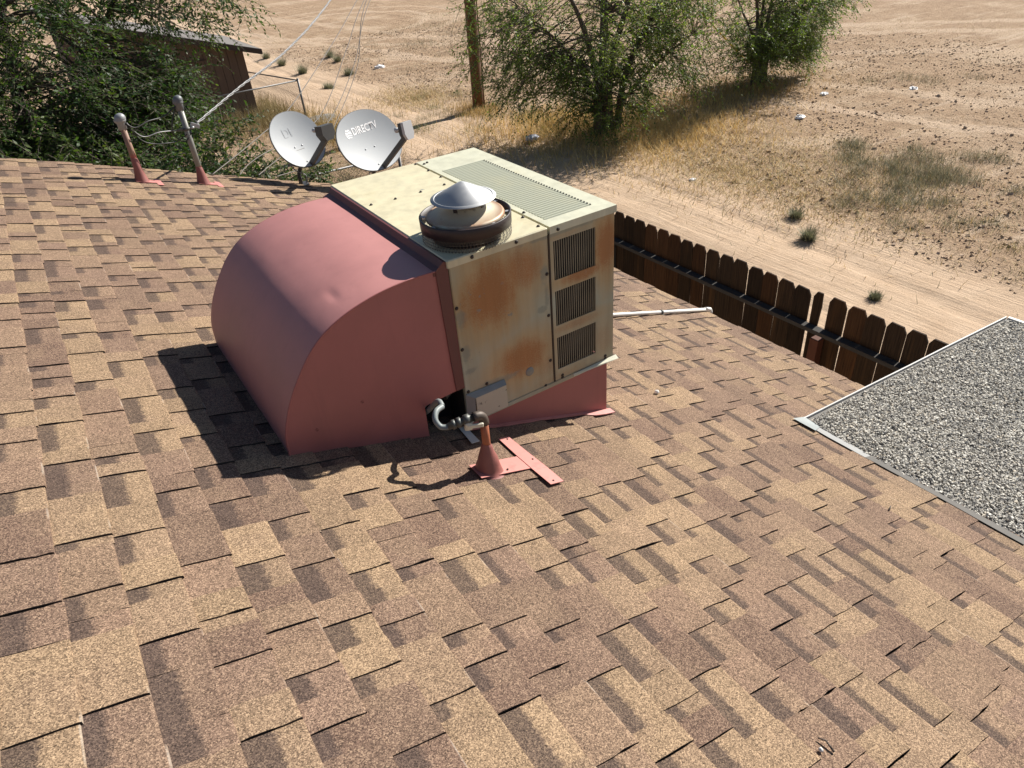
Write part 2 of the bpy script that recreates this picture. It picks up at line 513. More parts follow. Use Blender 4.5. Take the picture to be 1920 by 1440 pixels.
mats['stone_white'] = simple('white_pebble', (0.7, 0.69, 0.66), 0.7)

M = Mat('bark')
gr = M.noise(3.0, 5, 0.65, co=M.map(scale=(14, 14, 2.2)))
mats['bark'] = M.out(M.mix(gr, (0.045, 0.034, 0.026), (0.19, 0.15, 0.12)), 0.9)
M.bump(gr, 0.6, 0.02)

def leaf_mat(name, tm=(1.5, 1.7, 0.6), fac=0.38, rough=0.52):
    M = Mat(name)
    tone = M.attr('tone')
    M.out(tone, rough, 0, 0.3)
    tr = M.n('ShaderNodeBsdfTranslucent')
    M.set(tr.inputs['Color'], M.mix(1.0, tone, tm, 'MULTIPLY'))
    mx = M.n('ShaderNodeMixShader'); mx.inputs[0].default_value = fac
    out = M.nt.nodes['Material Output']
    M.nt.links.new(M.b.outputs[0], mx.inputs[1]); M.nt.links.new(tr.outputs[0], mx.inputs[2]); M.nt.links.new(mx.outputs[0], out.inputs[0])
    return M.m
mats['leaf'] = leaf_mat('leaf')
mats['grass'] = leaf_mat('grass_blade', (1.1, 1.0, 0.8), 0.2, 0.7)
M = Mat('clod')
mats['clod'] = M.out(M.mix(1.0, M.attr('tone'), M.ramp(M.noise(30, 4), [(0.3, 0.7), (0.7, 1.0)]), 'MULTIPLY'), 0.95, 0, 0.15)

# desert soil
M = Mat('desert_soil')
X, Y, Z = M.sep()
n_big = M.noise(0.35, 5, 0.6); n_mid = M.noise(2.2, 6, 0.65); n_fine = M.noise(15, 6, 0.72); n_grit = M.noise(75, 3, 0.7)
pathc = M.math('ADD', 7.6, M.math('MULTIPLY', M.math('SINE', M.math('MULTIPLY', Y, 0.16)), 0.7))
dp = M.math('ABSOLUTE', M.math('SUBTRACT', X, pathc))
dp = M.math('ADD', dp, M.math('MULTIPLY', M.math('SUBTRACT', n_mid, 0.5), 1.8))
field = sstep(M, dp, 1.5, 2.6)
sand = M.mix(M.ramp(n_mid, [(0.3, 0), (0.7, 1)]), (0.52, 0.375, 0.255), (0.62, 0.465, 0.33))
earth = M.mix(M.ramp(n_mid, [(0.3, 0), (0.7, 1)]), (0.37, 0.25, 0.16), (0.52, 0.375, 0.25))
earth = M.mix(sstep(M, n_big, 0.5, 0.66), earth, (0.58, 0.435, 0.305))
c = M.mix(field, sand, earth)
# tyre tracks across the field
trk = M.noise(1.0, 4, 0.6, co=M.map(scale=(0.22, 2.6, 1), rot=(0, 0, R(28))))
c = M.mix(M.math('MULTIPLY', M.math('MULTIPLY', sstep(M, trk, 0.56, 0.66), field), 0.6), c, (0.63, 0.49, 0.36))
trk2 = M.noise(1.0, 4, 0.7, co=M.map(scale=(4.5, 0.25, 1), rot=(0, 0, R(-4))))
c = M.mix(M.math('MULTIPLY', sstep(M, trk2, 0.55, 0.7), 0.22), c, (0.26, 0.17, 0.11))
c = M.mix(M.math('MULTIPLY', M.math('MULTIPLY', sstep(M, n_fine, 0.52, 0.64), field), 0.42), c, (0.19, 0.125, 0.085))  # dark specks paint the small shadows between clods into the soil colour
wob = M.math('MULTIPLY', M.math('SUBTRACT', M.noise(0.5, 3), 0.5), 1.3)
def rut_line(x0, y0, x1, y1, w, k):
    L_ = math.hypot(x1-x0, y1-y0); ax_, ay_ = -(y1-y0)/L_, (x1-x0)/L_
    d = M.math('ADD', M.math('ADD', M.math('MULTIPLY', M.math('SUBTRACT', X, x0), ax_), M.math('MULTIPLY', M.math('SUBTRACT', Y, y0), ay_)), wob)
    return M.math('MULTIPLY', M.math('SUBTRACT', 1.0, sstep(M, M.math('ABSOLUTE', d), w*.5, w)), k)
def rut_ring(cx_, cy_, r_, w, k):
    dx_ = M.math('SUBTRACT', X, cx_); dy_ = M.math('SUBTRACT', Y, cy_)
    d = M.math('ADD', M.math('SUBTRACT', M.math('SQRT', M.math('ADD', M.math('MULTIPLY', dx_, dx_), M.math('MULTIPLY', dy_, dy_))), r_), M.math('MULTIPLY', wob, .4))
    return M.math('MULTIPLY', M.math('SUBTRACT', 1.0, sstep(M, M.math('ABSOLUTE', d), w*.5, w)), k)
ruts = rut_line(15.7, 11.4, 17.0, 5.0, .45, .75)
for q in (rut_line(18.2, 11.4, 19.2, 5.0, .5, .6), rut_line(23.8, 17.0, 29.5, 10.0, .4, .7), rut_line(25.3, 18.0, 31.0, 11.0, .4, .7), rut_line(20.5, 15.5, 25.5, 9.0, .5, .5), rut_ring(13.8, 38.5, 5.2, .30, .7), rut_ring(13.8, 38.5, 7.0, .30, .55)):
    ruts = M.math('MAXIMUM', ruts, q)
c = M.mix(ruts, c, (0.62, 0.47, 0.34))
c = M.mix(1.0, c, M.ramp(n_grit, [(0.3, 0.84), (0.7, 1.0)]), 'MULTIPLY')
M.bump(M.math('ADD', M.math('MULTIPLY', n_fine, M.math('ADD', 0.25, field)), M.math('ADD', M.math('MULTIPLY', n_grit, 0.2), M.math('MULTIPLY', trk2, 0.8))), 0.85, 0.07)
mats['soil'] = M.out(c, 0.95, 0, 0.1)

# ------------------------------------------------------------------ the setting: ground
def path_centre(y):
    return 7.6 + math.sin(y * 0.16) * 0.7

def ground_h(x, y):
    if x > 70 or y > 90 or x < -20 or y < -25: return 0.0
    d = abs(x - path_centre(y))
    f = min(1.0, max(0.0, (d - 1.4) / 1.2))
    h = 0.05 * noise.noise(Vector((x*0.35, y*0.35, 0))) + 0.02 * noise.noise(Vector((x*1.3, y*1.3, 3)))
    h += f * (0.035 * noise.noise(Vector((x*3.2, y*3.2, 5))) + 0.03 * noise.noise(Vector((x*6.5, y*6.5, 9))))
    h += (1-f) * (0.012 * noise.noise(Vector((x*5.5, y*0.5, 1))) - 0.035 * math.exp(-((d-0.75)/0.16)**2))
    return h

def axis(dense0, dense1, step, lo, hi):
    a = list(np.arange(dense0, dense1, step))
    q, s = dense0, step
    left = []
    while q > lo: s *= 1.35; q -= s; left.append(q)
    q, s = a[-1], step
    right = []
    while q < hi: s *= 1.35; q += s; right.append(q)
    return np.array(left[::-1] + a + right)
gx = axis(4.0, 24.0, 0.115, -900, 1200); gy = axis(-1.0, 32.0, 0.125, -900, 1500)
XX, YY = np.meshgrid(gx, gy)
ZZ = np.array([[ground_h(x, y) for x in gx] for y in gy])
V = np.stack([XX.ravel(), YY.ravel(), ZZ.ravel()], 1)
nx, ny = len(gx), len(gy)
ii = (np.arange(ny-1)[:, None]*nx + np.arange(nx-1)[None, :]).ravel()
F = np.stack([ii, ii+1, ii+nx+1, ii+nx], 1)
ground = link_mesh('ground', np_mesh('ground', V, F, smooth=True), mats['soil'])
tag(ground, kind='structure')

# ------------------------------------------------------------------ house with shingle roof and gravelled patio roof
SX, SY, RZ = -0.3415, -0.0184, 3.2377
DX = 0.13208
XC0 = -1.4537
X_EAVE = XC0 + 33 * DX
def rake_y(x): return 5.215 + 0.045 * (x + 1.43)
def sag(x, y):
    return 0.006 * noise.noise(Vector((x*0.9, y*0.9, 2))) + 0.0035 * noise.noise(Vector((x*2.6, y*2.2, 7)))
def roof_z(x, y, h=0.0):
    return RZ + SX*x + SY*y + h + sag(x, y)
def rp(x, y, h=0.0): return Vector((x, y, roof_z(x, y, h)))

house = thing('house', (0, 0, 0), 'house under the brown and tan shingle roof that fills the foreground', 'house')
mb = MB()
xs = np.linspace(-3.35, X_EAVE - 0.01, 30); ys = np.linspace(-4.4, 5.15, 34)
for x0, x1 in zip(xs[:-1], xs[1:]):
    for y0, y1 in zip(ys[:-1], ys[1:]):
        mb.add([rp(x0, y0, -.02), rp(x1, y0, -.02), rp(x1, y1, -.02), rp(x0, y1, -.02)], [(0, 1, 2, 3)])
roof = mb.build('roof', mats['felt'], house)
mb = MB()      # walls below, kept inside the eaves; far slope beyond the ridge
mb.box((-6.2, -4.3, 0), (2.45, 4.85, 2.1))
mb.build('wall', mats['stucco'], house)
mb = MB()
q = [Vector((-3.35, y, roof_z(-3.35, y, -.02))) for y in (-4.4, 5.13)]
mb.prism([q[0], Vector((-6.6, -4.4, q[0].z-1.1)), Vector((-6.6, -4.4, q[0].z-1.25)), Vector((-3.35, -4.4, q[0].z-.2))], (0, 9.53, 0))
mb.build('far_slope', mats['shingle'], house)
mb = MB()
mb.prism([(X_EAVE-.03, -0.3, roof_z(X_EAVE, 0)-.03), (X_EAVE-.03, -0.3, roof_z(X_EAVE, 0)-.19), (X_EAVE-.055, -0.3, roof_z(X_EAVE, 0)-.19), (X_EAVE-.055, -0.3, roof_z(X_EAVE, 0)-.03)], (0, 5.6, -0.10))
mb.build('fascia', mats['fascia'], house)
mb = MB()
a, b = rp(-3.35, rake_y(-3.35)-.07, -.03), rp(X_EAVE-.06, rake_y(X_EAVE)-.07, -.03)
mb.prism([a, b, b-Vector((0, 0, .16)), a-Vector((0, 0, .16))], (0, 0.03, 0))
mb.build('rake_board', mats['fascia'], house)

TAN = [(0.375, 0.257, 0.160), (0.355, 0.243, 0.153), (0.335, 0.228, 0.148)]
MID = [(0.300, 0.199, 0.135), (0.280, 0.182, 0.127)]
BRN = [(0.240, 0.156, 0.112), (0.222, 0.141, 0.103), (0.256, 0.166, 0.120)]
pieces = []
for ci in range(-14, 33):
    xa = XC0 + ci*DX
    y = -4.3 + rng.random()*0.3
    tooth = rng.random() < 0.5
    pal = rng.choice([TAN, MID, BRN]); hold = 0
    ytop = rake_y(xa)
    while y < ytop:
        w = rng.choice([0.045, 0.065, 0.085, 0.11, 0.13, 0.155, 0.185]) * rng.uniform(0.85, 1.15) + (0.03 if tooth else 0.0)
        y1 = min(y + w, ytop + rng.uniform(-.012, .012))
        if ytop - y1 < 0.035: y1 = ytop + rng.uniform(-.012, .012)
        if hold <= 0:
            pal = rng.choices([TAN, MID, BRN], [0.38, 0.31, 0.31])[0]; hold = rng.uniform(0.04, 0.24)
        hold -= w
        if y1 - y > 0.02 and not (xa > 1.88 and y1 < -0.42):
            pieces.append((xa, y, y1, tooth, rng.choice(pal), ci))
        y = y1
        if y >= ytop - 0.015: break
        tooth = not tooth
        if rng.random() < 0.13: tooth = not tooth

def shingle_geo(p):
    xa, y0, y1, tooth, tone, ci = p
    r = random.Random(int((xa*977 + y0*7919)*1000))
    lift = 0.0052 if tooth else 0.0
    th = 0.0045
    cols = [-0.12, 0.16, 0.42, 0.68, 0.94, 1.0]
    curl = [r.uniform(0, 0.0028), r.uniform(0, 0.0028)]
    slack = r.uniform(-.004, .004)
    bowA, bowB = r.uniform(-.0035, .0035), r.uniform(-.0035, .0035)
    endx = r.uniform(-0.004, 0.004)
    V, S = [], []
    e = 0.0007
    for k, u in enumerate(cols):
        x = xa + (u*DX) + (endx if k >= 4 else 0)
        for s in (0, 1):
            yy = (y0 + e if s == 0 else y1 - e) + slack*0
            yy += (bowA if s == 0 else bowB) * math.sin(max(0, u)*math.pi*r.choice((1, 1, 2)))
            hh = th*max(0, u)*1.25 + lift*min(1, max(0.0, u*3+0.6)) + curl[s]*max(0, u)**3
            if k == 5: hh -= 0.0016
            V.append(Vector((x, yy, roof_z(x, yy, hh)))); S.append((max(0, u), 0.0))
    n = len(cols)
    F = [(2*k, 2*k+2, 2*k+3, 2*k+1) for k in range(n-1)]
    # skirt: sides and butt down to the course below
    dn = lift + 0.004
    for k, u in enumerate(cols):
        for s in (0, 1):
            q = V[2*k+s]; V.append(Vector((q.x, q.y, q.z - dn - (0.006*u if u > 0.5 else 0)))); S.append((max(0, u), 0.0))
    b = 2*n
    for k in range(n-1):
        F.append((2*k, b+2*k, b+2*k+2, 2*k+2))
        F.append((2*k+1, 2*k+3, b+2*k+3, b+2*k+1))
    F.append((2*n-2, b+2*n-2, b+2*n-1, 2*n-1))
    bw = 0.0
    if not tooth and r.random() < 0.85: bw = r.choice((0.30, 0.36, 0.42, 0.5))
    jt = r.uniform(0.90, 1.08)
    return V, F, [(u, bw) for (u, _) in S], tuple(c*jt for c in tone)

def shingle_mesh(name, plist):
    V, F, S, T = [], [], [], []
    for p in plist:
        v, f, s, t = shingle_geo(p)
        b = len(V); V += v; F += [tuple(b+i for i in q) for q in f]; S += s; T += [t]*len(v)
    me = np_mesh(name, [tuple(q) for q in V], F, T)
    me.materials.append(mats['shingle']); me.materials.append(mats['cut_edge'])
    me.polygons.foreach_set('material_index', np.tile(np.array([0]*5 + [1]*10 + [0], np.int32), len(plist)))
    at = me.attributes.new('sh', 'FLOAT_VECTOR', 'POINT')
    at.data.foreach_set('vector', np.array([(u, w, 0) for u, w in S], dtype=np.float32).ravel())
    return me

def seen_area(p):
    xa, y0, y1 = p[0], p[1], p[2]
    if -0.75 < xa < 0.85 and y1 > 0.02 and y0 < 1.12: return 0
    q = [project(rp(x, y)) for x, y in ((xa, y0), (xa+DX, y0), (xa+DX, y1), (xa, y1))]
    if any(k is None for k in q): return 0
    q = [(min(1920, max(0, k[0])), min(1440, max(0, k[1]))) for k in q]
    return abs(sum(q[i][0]*q[(i+1) % 4][1] - q[(i+1) % 4][0]*q[i][1] for i in range(4)))/2
order = sorted(range(len(pieces)), key=lambda i: -seen_area(pieces[i]))
big = set(order[:300])
for i in order[:300]:
    link_mesh('shingle', shingle_mesh('shingle', [pieces[i]]), mats['shingle'], roof)
o = link_mesh('shingle_field', shingle_mesh('shingle_field', [p for i, p in enumerate(pieces) if i not in big]), mats['shingle'], roof)
tag(o, kind='stuff')

# patio roof with gravel
GX0, GX1, GY1, GY0 = 1.845, 3.83, -0.352, -3.6
def deck_z(x, y): return 2.600 - 0.0184*(y + 0.35) - 0.012*(x - 1.85)
def deck_y1(x): return GY1 - 0.052*(x - GX0)
mb = MB()
top = [(GX0, deck_y1(GX0)), (GX1, deck_y1(GX1)), (GX1, GY0), (GX0, GY0)]
mb.prism([Vector((x, y, deck_z(x, y)-.12)) for x, y in top], (0, 0, 0.12))
patio = mb.build('patio_roof', mats['bitumen'], house)
mb = MB()
w = 0.008
for (x0, x1) in zip(np.linspace(GX0-.03, GX1, 7)[:-1], np.linspace(GX0-.03, GX1, 7)[1:]):
    pts = []
    for x, yy in ((x0, 0), (x1, 0), (x1, -w), (x0, -w)):
        y = deck_y1(x) + 0.008 + yy + 0.002*noise.noise(Vector((x*4, 0, 3))); pts.append(Vector((x, y, deck_z(x, y)+.008)))
    mb.prism([q - Vector((0, 0, .10)) for q in pts], (0, 0, 0.105))
mb.build('metal_edge', mats['white_metal'], patio)
mb = MB()
x = GX1
mb.prism([Vector((x-.012, deck_y1(x)-.01, deck_z(x, -1)+.006)), Vector((x+.01, deck_y1(x)-.01, deck_z(x, -1)+.006)), Vector((x+.01, GY0, deck_z(x, GY0)+.006)), Vector((x-.012, GY0, deck_z(x, GY0)+.006))], (0, 0, -0.1))
mb.build('metal_edge', mats['white_metal'], patio)
# cement strip along the joint
mb = MB()
N = 46; L, Rr = [], []
for k in range(N+1):
    y = GY1 + 0.01 + (GY0 - GY1) * k/N
    n1 = noise.noise(Vector((y*2.3, 1, 0))); n2 = noise.noise(Vector((y*7, 4, 0)))
    L.append(Vector((GX0 - 0.004 + 0.016*n1 + 0.008*n2, y, 0))); Rr.append(Vector((GX0 + 0.05 + 0.02*n2, y, 0)))
for q in L: q.z = roof_z(q.x, q.y, 0.0135)
for q in Rr: q.z = max(deck_z(q.x, q.y) + 0.006, roof_z(q.x, q.y, 0.013))
for k in range(N):
    mb.cur = 0 if noise.noise(Vector((L[k].y*1.3, 9, 2))) > 0.16 else 1
    mb.add([L[k], Rr[k], Rr[k+1], L[k+1]], [(0, 1, 2, 3)])
mb.build('joint_cement', [mats['cement'], mats['tar']], patio)
mb = MB()
mb.add([Vector((GX0-.03, GY1+.014, roof_z(GX0-.03, GY1)+.02)), Vector((GX0+.07, GY1+.008, deck_z(GX0, GY1)+.0085)), Vector((GX0+.06, GY1-.10, deck_z(GX0, GY1)+.0085)), Vector((GX0-.025, GY1-.13, roof_z(GX0-.025, GY1-.13)+.02))], [(0, 3, 2, 1)])
mb.build('corner_flashing', mats['tin'], patio)
# gravel stones
NS = 92000
px = nrng.uniform(GX0+.03, GX1-.01, NS); py = nrng.uniform(-2.7, GY1-.03, NS)
edge = np.clip((px-GX0-.03)/0.16, 0, 1)
keep = (nrng.random(NS) < 0.25+0.75*edge) & (py < GY1 - 0.052*(px-GX0) - .018)
px, py = px[keep], py[keep]; NS = len(px)
base = np.array([(-1,-1,-1),(1,-1,-1),(1,1,-1),(-1,1,-1),(-1,-1,1),(1,-1,1),(1,1,1),(-1,1,1)], float)
bf = np.array([(3,2,1,0),(4,5,6,7),(0,1,5,4),(1,2,6,5),(2,3,7,6),(3,0,4,7)])
def scatter_lumps(px, py, pz, size, tones, flat=0.75, jit=0.45):
    n = len(px)
    V = base[None]*nrng.uniform(1-jit, 1+jit*0.4, (n, 8, 3))
    V *= (size[:, None, None]*np.stack([nrng.uniform(.7, 1.2, n), nrng.uniform(.6, 1.0, n), np.full(n, flat)*nrng.uniform(.6, 1.1, n)], 1)[:, None, :])
    a = nrng.uniform(0, 2*np.pi, n); t = nrng.normal(0, .45, n); t2 = nrng.normal(0, .35, n)
    ca, sa, ct, st = np.cos(a), np.sin(a), np.cos(t), np.sin(t)
    y = V[..., 1]*ct[:, None] - V[..., 2]*st[:, None]; z = V[..., 1]*st[:, None] + V[..., 2]*ct[:, None]; x = V[..., 0]
    x, z = x*np.cos(t2)[:, None] + z*np.sin(t2)[:, None], -x*np.sin(t2)[:, None] + z*np.cos(t2)[:, None]
    X = x*ca[:, None] - y*sa[:, None]; Y = x*sa[:, None] + y*ca[:, None]
    P = np.stack([X + px[:, None], Y + py[:, None], z + pz[:, None]], 2).reshape(-1, 3)
    F = (bf[None] + (np.arange(n)*8)[:, None, None]).reshape(-1, 4)
    return P, F, np.repeat(tones, 8, 0)
gp = np.array([(0.62, 0.59, 0.52), (0.54, 0.51, 0.45), (0.70, 0.675, 0.61), (0.46, 0.435, 0.385), (0.36, 0.345, 0.315), (0.20, 0.195, 0.18), (0.56, 0.50, 0.41)])
tn = gp[nrng.choice(7, NS, p=[.20, .21, .14, .18, .13, .07, .07])]*nrng.uniform(.95, 1.25, (NS, 1))
sz = nrng.choice([1.0, 1.0, 1.0, 1.35, .7], NS)*nrng.uniform(0.0034, 0.0058, NS)
pz = 2.600 - 0.0184*(py+0.35) - 0.012*(px-1.85) + nrng.uniform(0.000, 0.009, NS)
P, F, T = scatter_lumps(px, py, pz, sz, tn)
o = link_mesh('gravel', np_mesh('gravel', P, F, T), mats['gravel'], patio)
tag(o, kind='stuff')
# beam and posts under the patio roof
mb = MB(); mb.box((3.45, -3.5, 2.30), (3.59, -0.75, 2.44)); mb.build('patio_beam', mats['fascia'], house)

# ------------------------------------------------------------------ curved red duct hood and curb
ZA = 4.05
prof = [(-.741, -.60), (-.738, -.53), (-.729, -.455), (-.700, -.375), (-.675, -.325), (-.643, -.272), (-.586, -.195), (-.531, -.141), (-.482, -.108), (-.431, -.084), (-.384, -.067), (-.336, -.054), (-.289, -.044), (-.242, -.037), (-.195, -.033), (-.148, -.031), (-.09, -.032), (-.03, -.034)]
def smooth_prof(p, k=3):
    out = []
    for i in range(len(p)-1):
        p0 = p[max(0, i-1)]; p1 = p[i]; p2 = p[i+1]; p3 = p[min(len(p)-1, i+2)]
        for j in range(k):
            t = j/k
            out.append(tuple(0.5*((2*p1[d]) + (-p0[d]+p2[d])*t + (2*p0[d]-5*p1[d]+4*p2[d]-p3[d])*t*t + (-p0[d]+3*p1[d]-3*p2[d]+p3[d])*t**3) for d in (0, 1)))
    out.append(p[-1])
    return out
prof = smooth_prof(prof, 4)
HY0, HY1 = 0.012, 1.085
hood = thing('duct_hood', (-0.37, 0.55, 3.35), 'curved red painted sheet metal duct hood beside the rusty rooftop unit', 'duct')
mb = MB(); mb.smooth = True
NYH = 60
dings = [(rng.uniform(-.70, -.10), rng.uniform(.08, 1.0), rng.uniform(.0004, .0011), rng.uniform(.006, .014)) for _ in range(14)]
ysh = np.linspace(HY0, HY1, NYH)
vs = []
for (x, z) in prof:
    for y in ysh:
        d = 0.0022*noise.noise(Vector((x*3, y*2.2, z*3))) if HY0 < y < HY1 else 0
        d -= 0.004*math.exp(-(((x+.40)/.016)**2 + ((y-.17)/.05)**2)) + 0.0012*math.exp(-(((x+.52)/.03)**2 + ((y-.75)/.05)**2))
        for (dx_, dy_, da_, dr_) in dings:
            if abs(x-dx_) < .06 and abs(y-dy_) < .06: d -= da_*math.exp(-((x-dx_)**2 + (y-dy_)**2)/dr_**2)
        d += 0.0005*math.sin(y*9 + 1.3*math.sin(x*7))*min(1, (y-HY0)*8)*min(1, (HY1-y)*8)
        vs.append((x - d*0.3, y, ZA + z + d))
fs = []
for i in range(len(prof)-1):
    for j in range(NYH-1):
        a = i*NYH + j
        fs.append((a, a+NYH, a+NYH+1, a+1))
mb.add(vs, fs, True)
shell = mb.build('curved_shell', mats['red_lit'], hood)
# front and back panels: the profile closed at the unit side; front panel has the pipe opening cut out
def panel(y, thick, opening):
    mb = MB()
    low = lambda x: roof_z(x, y, 0.004)
    OX0, OX1, OZ = -0.183, 0.0, 3.468
    pts = [(x, ZA+z) for (x, z) in prof if ZA+z > low(x)+.006]
    xl = pts[0][0]
    pts.append((0.0, ZA-.036))
    if opening:
        pts += [(0.0, 3.472), (-0.034, 3.472), (OX0, 3.462), (OX0-.002, low(OX0))]
    else:
        pts += [(0.0, low(0))]
    pts.append((xl-.001, low(xl)))
    mb.prism([Vector((x, y, z)) for x, z in pts], (0, thick, 0))
    return mb
panel(HY0-.004, 0.004, True).build('front_panel', mats['red'], hood)
panel(HY1, 0.004, False).build('back_panel', mats['red'], hood)
mb = MB()      # rolled seam along the front arc
mb.tube([Vector((x-.0015, HY0-.004, ZA+z+.0015)) for x, z in prof], 0.0036, 6)
mb.build('seam', mats['red'], hood)
mb = MB()      # black liner, the opening's darkness put into the colour
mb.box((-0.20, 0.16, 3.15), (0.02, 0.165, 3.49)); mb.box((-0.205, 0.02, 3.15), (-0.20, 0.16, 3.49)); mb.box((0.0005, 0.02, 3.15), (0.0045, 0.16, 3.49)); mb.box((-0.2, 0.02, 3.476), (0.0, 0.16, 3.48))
mb.build('duct_black_liner', mats['black'], hood)
mb = MB()      # grimy flange against the cabinet: wide strip on the front, upstand along the top
fx = [(-0.052, ZA-.030), (-0.046, 3.80), (-0.040, 3.60), (-0.034, 3.474), (0.004, 3.474), (0.004, 3.60), (0.002, 3.80), (-0.002, ZA-.006), (-0.018, ZA-.002)]
mb.prism([Vector((x, HY0-.009, z)) for x, z in fx], (0, 0.004, 0))
mb.build('flange', mats['red_dark'], hood)
mb = MB()
pf = [(-0.062, ZA-.0355), (-0.030, ZA-.026), (-0.016, ZA-.004), (-0.004, ZA-.004), (-0.004, ZA-.05), (-0.062, ZA-.05)]
mb.prism([Vector((x, HY0-.006, z)) for x, z in pf], (0, 1.112, 0))
mb.build('flange', mats['red_dark'], hood)
mb = MB()
for x, z in ((-.43, 3.60), (-.62, 3.56)): mb.lathe([(0.0, -.004), (.005, -.004), (.005, 0)], (x, HY0-.006, z), 8, Matrix.Rotation(R(90), 3, 'X'))
mb.build('rivet', mats['red_dark'], hood)

curb = thing('roof_curb', (0.4, 0.57, 3.05), 'red sheet metal curb wedged between the rusty unit and the shingles', 'curb')
def curb_wall(pts, d, name='curb_wall', mat='red'):
    mb = MB(); mb.prism(pts, d); return mb.build(name, mats[mat], curb)
CB = 3.288
curb_wall([Vector((x, 0.018, z)) for x, z in ((0.012, CB), (0.765, CB), (0.765, roof_z(.765, 0.02)-.01), (0.012, roof_z(.012, 0.02)-.01))], (0, 0.012, 0))
curb_wall([Vector((0.765, y, z)) for y, z in ((0.0185, CB), (1.10, CB), (1.10, roof_z(.765, 1.1)-.01), (0.0185, roof_z(.765, 0)-.01))], (0.012, 0, 0))
curb_wall([Vector((x, 1.088, z)) for x, z in ((0.012, CB), (0.763, CB), (0.763, roof_z(.765, 1.1)-.01), (0.012, roof_z(.012, 1.1)-.01))], (0, 0.012, 0))
mb = MB()
L = []
for x in np.linspace(0.0, 0.80, 14):
    L.append((rp(x, 0.02, 0.020), rp(x, (0.004 if x < .62 else -.022) + 0.006*noise.noise(Vector((x*9, 0, 0))), 0.017 + .003*noise.noise(Vector((x*12, 5, 0))))))
for k in range(13): mb.add([L[k][0], L[k][1], L[k+1][1], L[k+1][0]], [(0, 1, 2, 3)])
for k in range(13): mb.add([L[k][1], L[k][1]-Vector((0, 0, .006)), L[k+1][1]-Vector((0, 0, .006)), L[k+1][1]], [(0, 1, 2, 3)])
mb.build('base_flashing', mats['pink'], curb)
mb = MB()
mb.prism([rp(-0.037, 0.035, 0.016), rp(-.003, 0.035, 0.016), rp(-.010, -.098, 0.016), rp(-.052, -.108, 0.016)], (0, 0, 0.003))
mb.build('loose_metal_strip', mats['white_metal'], curb)

# ------------------------------------------------------------------ rooftop package unit
unit = thing('rooftop_air_conditioner', (0.4, 0.57, 3.2955), 'rusty cream rooftop air conditioner with round vent cap and slotted louvres', 'air conditioner')
W_, D_, ZB = 0.80, 1.143, 3.2955
T = ZA
SEAM = 0.457
mb = MB()
mb.box((0.006, 0.05, ZB+.01), (0.455, D_-.01, T-.03)); 
mb.build('cabinet', mats['cream_front'], unit)
mb = MB(); mb.box((SEAM+.02, 0.10, ZB+.012), (W_-.05, D_-.05, T-.05)); mb.build('dark_core', mats['black'], unit)
# left front panel (single sheet with slight chamfer)
def plate(lo, hi, b, name, mat, parent=unit):
    mb = MB(); mb.bbox(lo, hi, b); return mb.build(name, mats[mat], parent)
plate((0.003, 0.0, ZB+.012), (SEAM-.002, 0.05, T-.028), 0.004, 'front_panel', 'cream_front')
# right front panel with three openings: built from strips
OPEN = [(3.807, 3.981), (3.589, 3.755), (3.364, 3.529)]
OX0, OX1 = 0.479, 0.697
mb = MB()
def strip(x0, x1, z0, z1): mb.box((x0, 0.0, z0), (x1, 0.004, z1))
strip(SEAM+.002, OX0, ZB+.012, T-.028); strip(OX1, W_-.002, ZB+.012, T-.028)
zz = [ZB+.012] + [v for o_ in reversed(OPEN) for v in o_] + [T-.028]
for k in range(0, len(zz), 2): strip(OX0, OX1, zz[k], zz[k+1])
louvre_panel = mb.build('louvre_panel', mats['cream_front'], unit)
NSL = 19
slat_me = None
for (z0, z1) in OPEN:
    lv = MB(); lv.box((OX0-.004, 0.030, z0-.006), (OX1+.004, 0.034, z1+.006)); lv = lv.build('louvre', mats['black'], unit)
    pitch = (OX1-OX0)/NSL
    for k in range(NSL):
        x = OX0 + pitch*(k+0.78)
        mb = MB()
        mb.prism([Vector((x-.0018, 0.0022, z0-.003)), Vector((x+.0016, 0.0022, z0-.003)), Vector((x+.0016, 0.0042, z0-.003)), Vector((x-.0018, 0.0042, z0-.003))], (0, 0, z1-z0+.006))
        mb.build('slat', mats['slat'], lv)
plate((W_-.045, 0.004, ZB+.012), (W_-.001, D_-.006, T-.028), 0.003, 'side_panel', 'cream_pale')
plate((SEAM+.004, D_-.045, ZB+.012), (W_-.047, D_-.006, T-.028), 0.003, 'back_panel', 'cream_pale')
# lids
mb = MB(); mb.bbox((-0.006, -0.007, T-.031), (SEAM-.006, D_+.005, T), 0.004)
mb.build('lid', mats['cream_top'], unit)
GRX0, GRX1, GRY0, GRY1 = 0.490, 0.728, 0.065, 0.930
mb = MB()
lx0, lx1, ly0, ly1 = SEAM+.004, W_+.005, -0.007, D_+.005
mb.box((lx0, ly0, T-.031), (GRX0, ly1, T)); mb.box((GRX1, ly0, T-.031), (lx1, ly1, T))
mb.box((GRX0, ly0, T-.031), (GRX1, GRY0, T)); mb.box((GRX0, GRY1, T-.031), (GRX1, ly1, T))
mb.build('lid', mats['cream_pale'], unit)
grille = MB(); grille.box((GRX0-.002, GRY0-.002, T-.028), (GRX1+.002, GRY1+.002, T-.006)); grille = grille.build('top_grille', mats['fins'], unit)
NF = 42
mb = MB()
for k in range(NF):
    y = GRY0 + (GRY1-GRY0)*(k+0.5)/NF
    h = (GRY1-GRY0)/NF
    mb.prism([Vector((GRX0+.002, y-h*.40, T-.006)), Vector((GRX0+.002, y-h*.12, T+.0025)), Vector((GRX0+.002, y+h*.16, T+.0025)), Vector((GRX0+.002, y+h*.30, T-.006))], (GRX1-GRX0-.004, 0, 0))
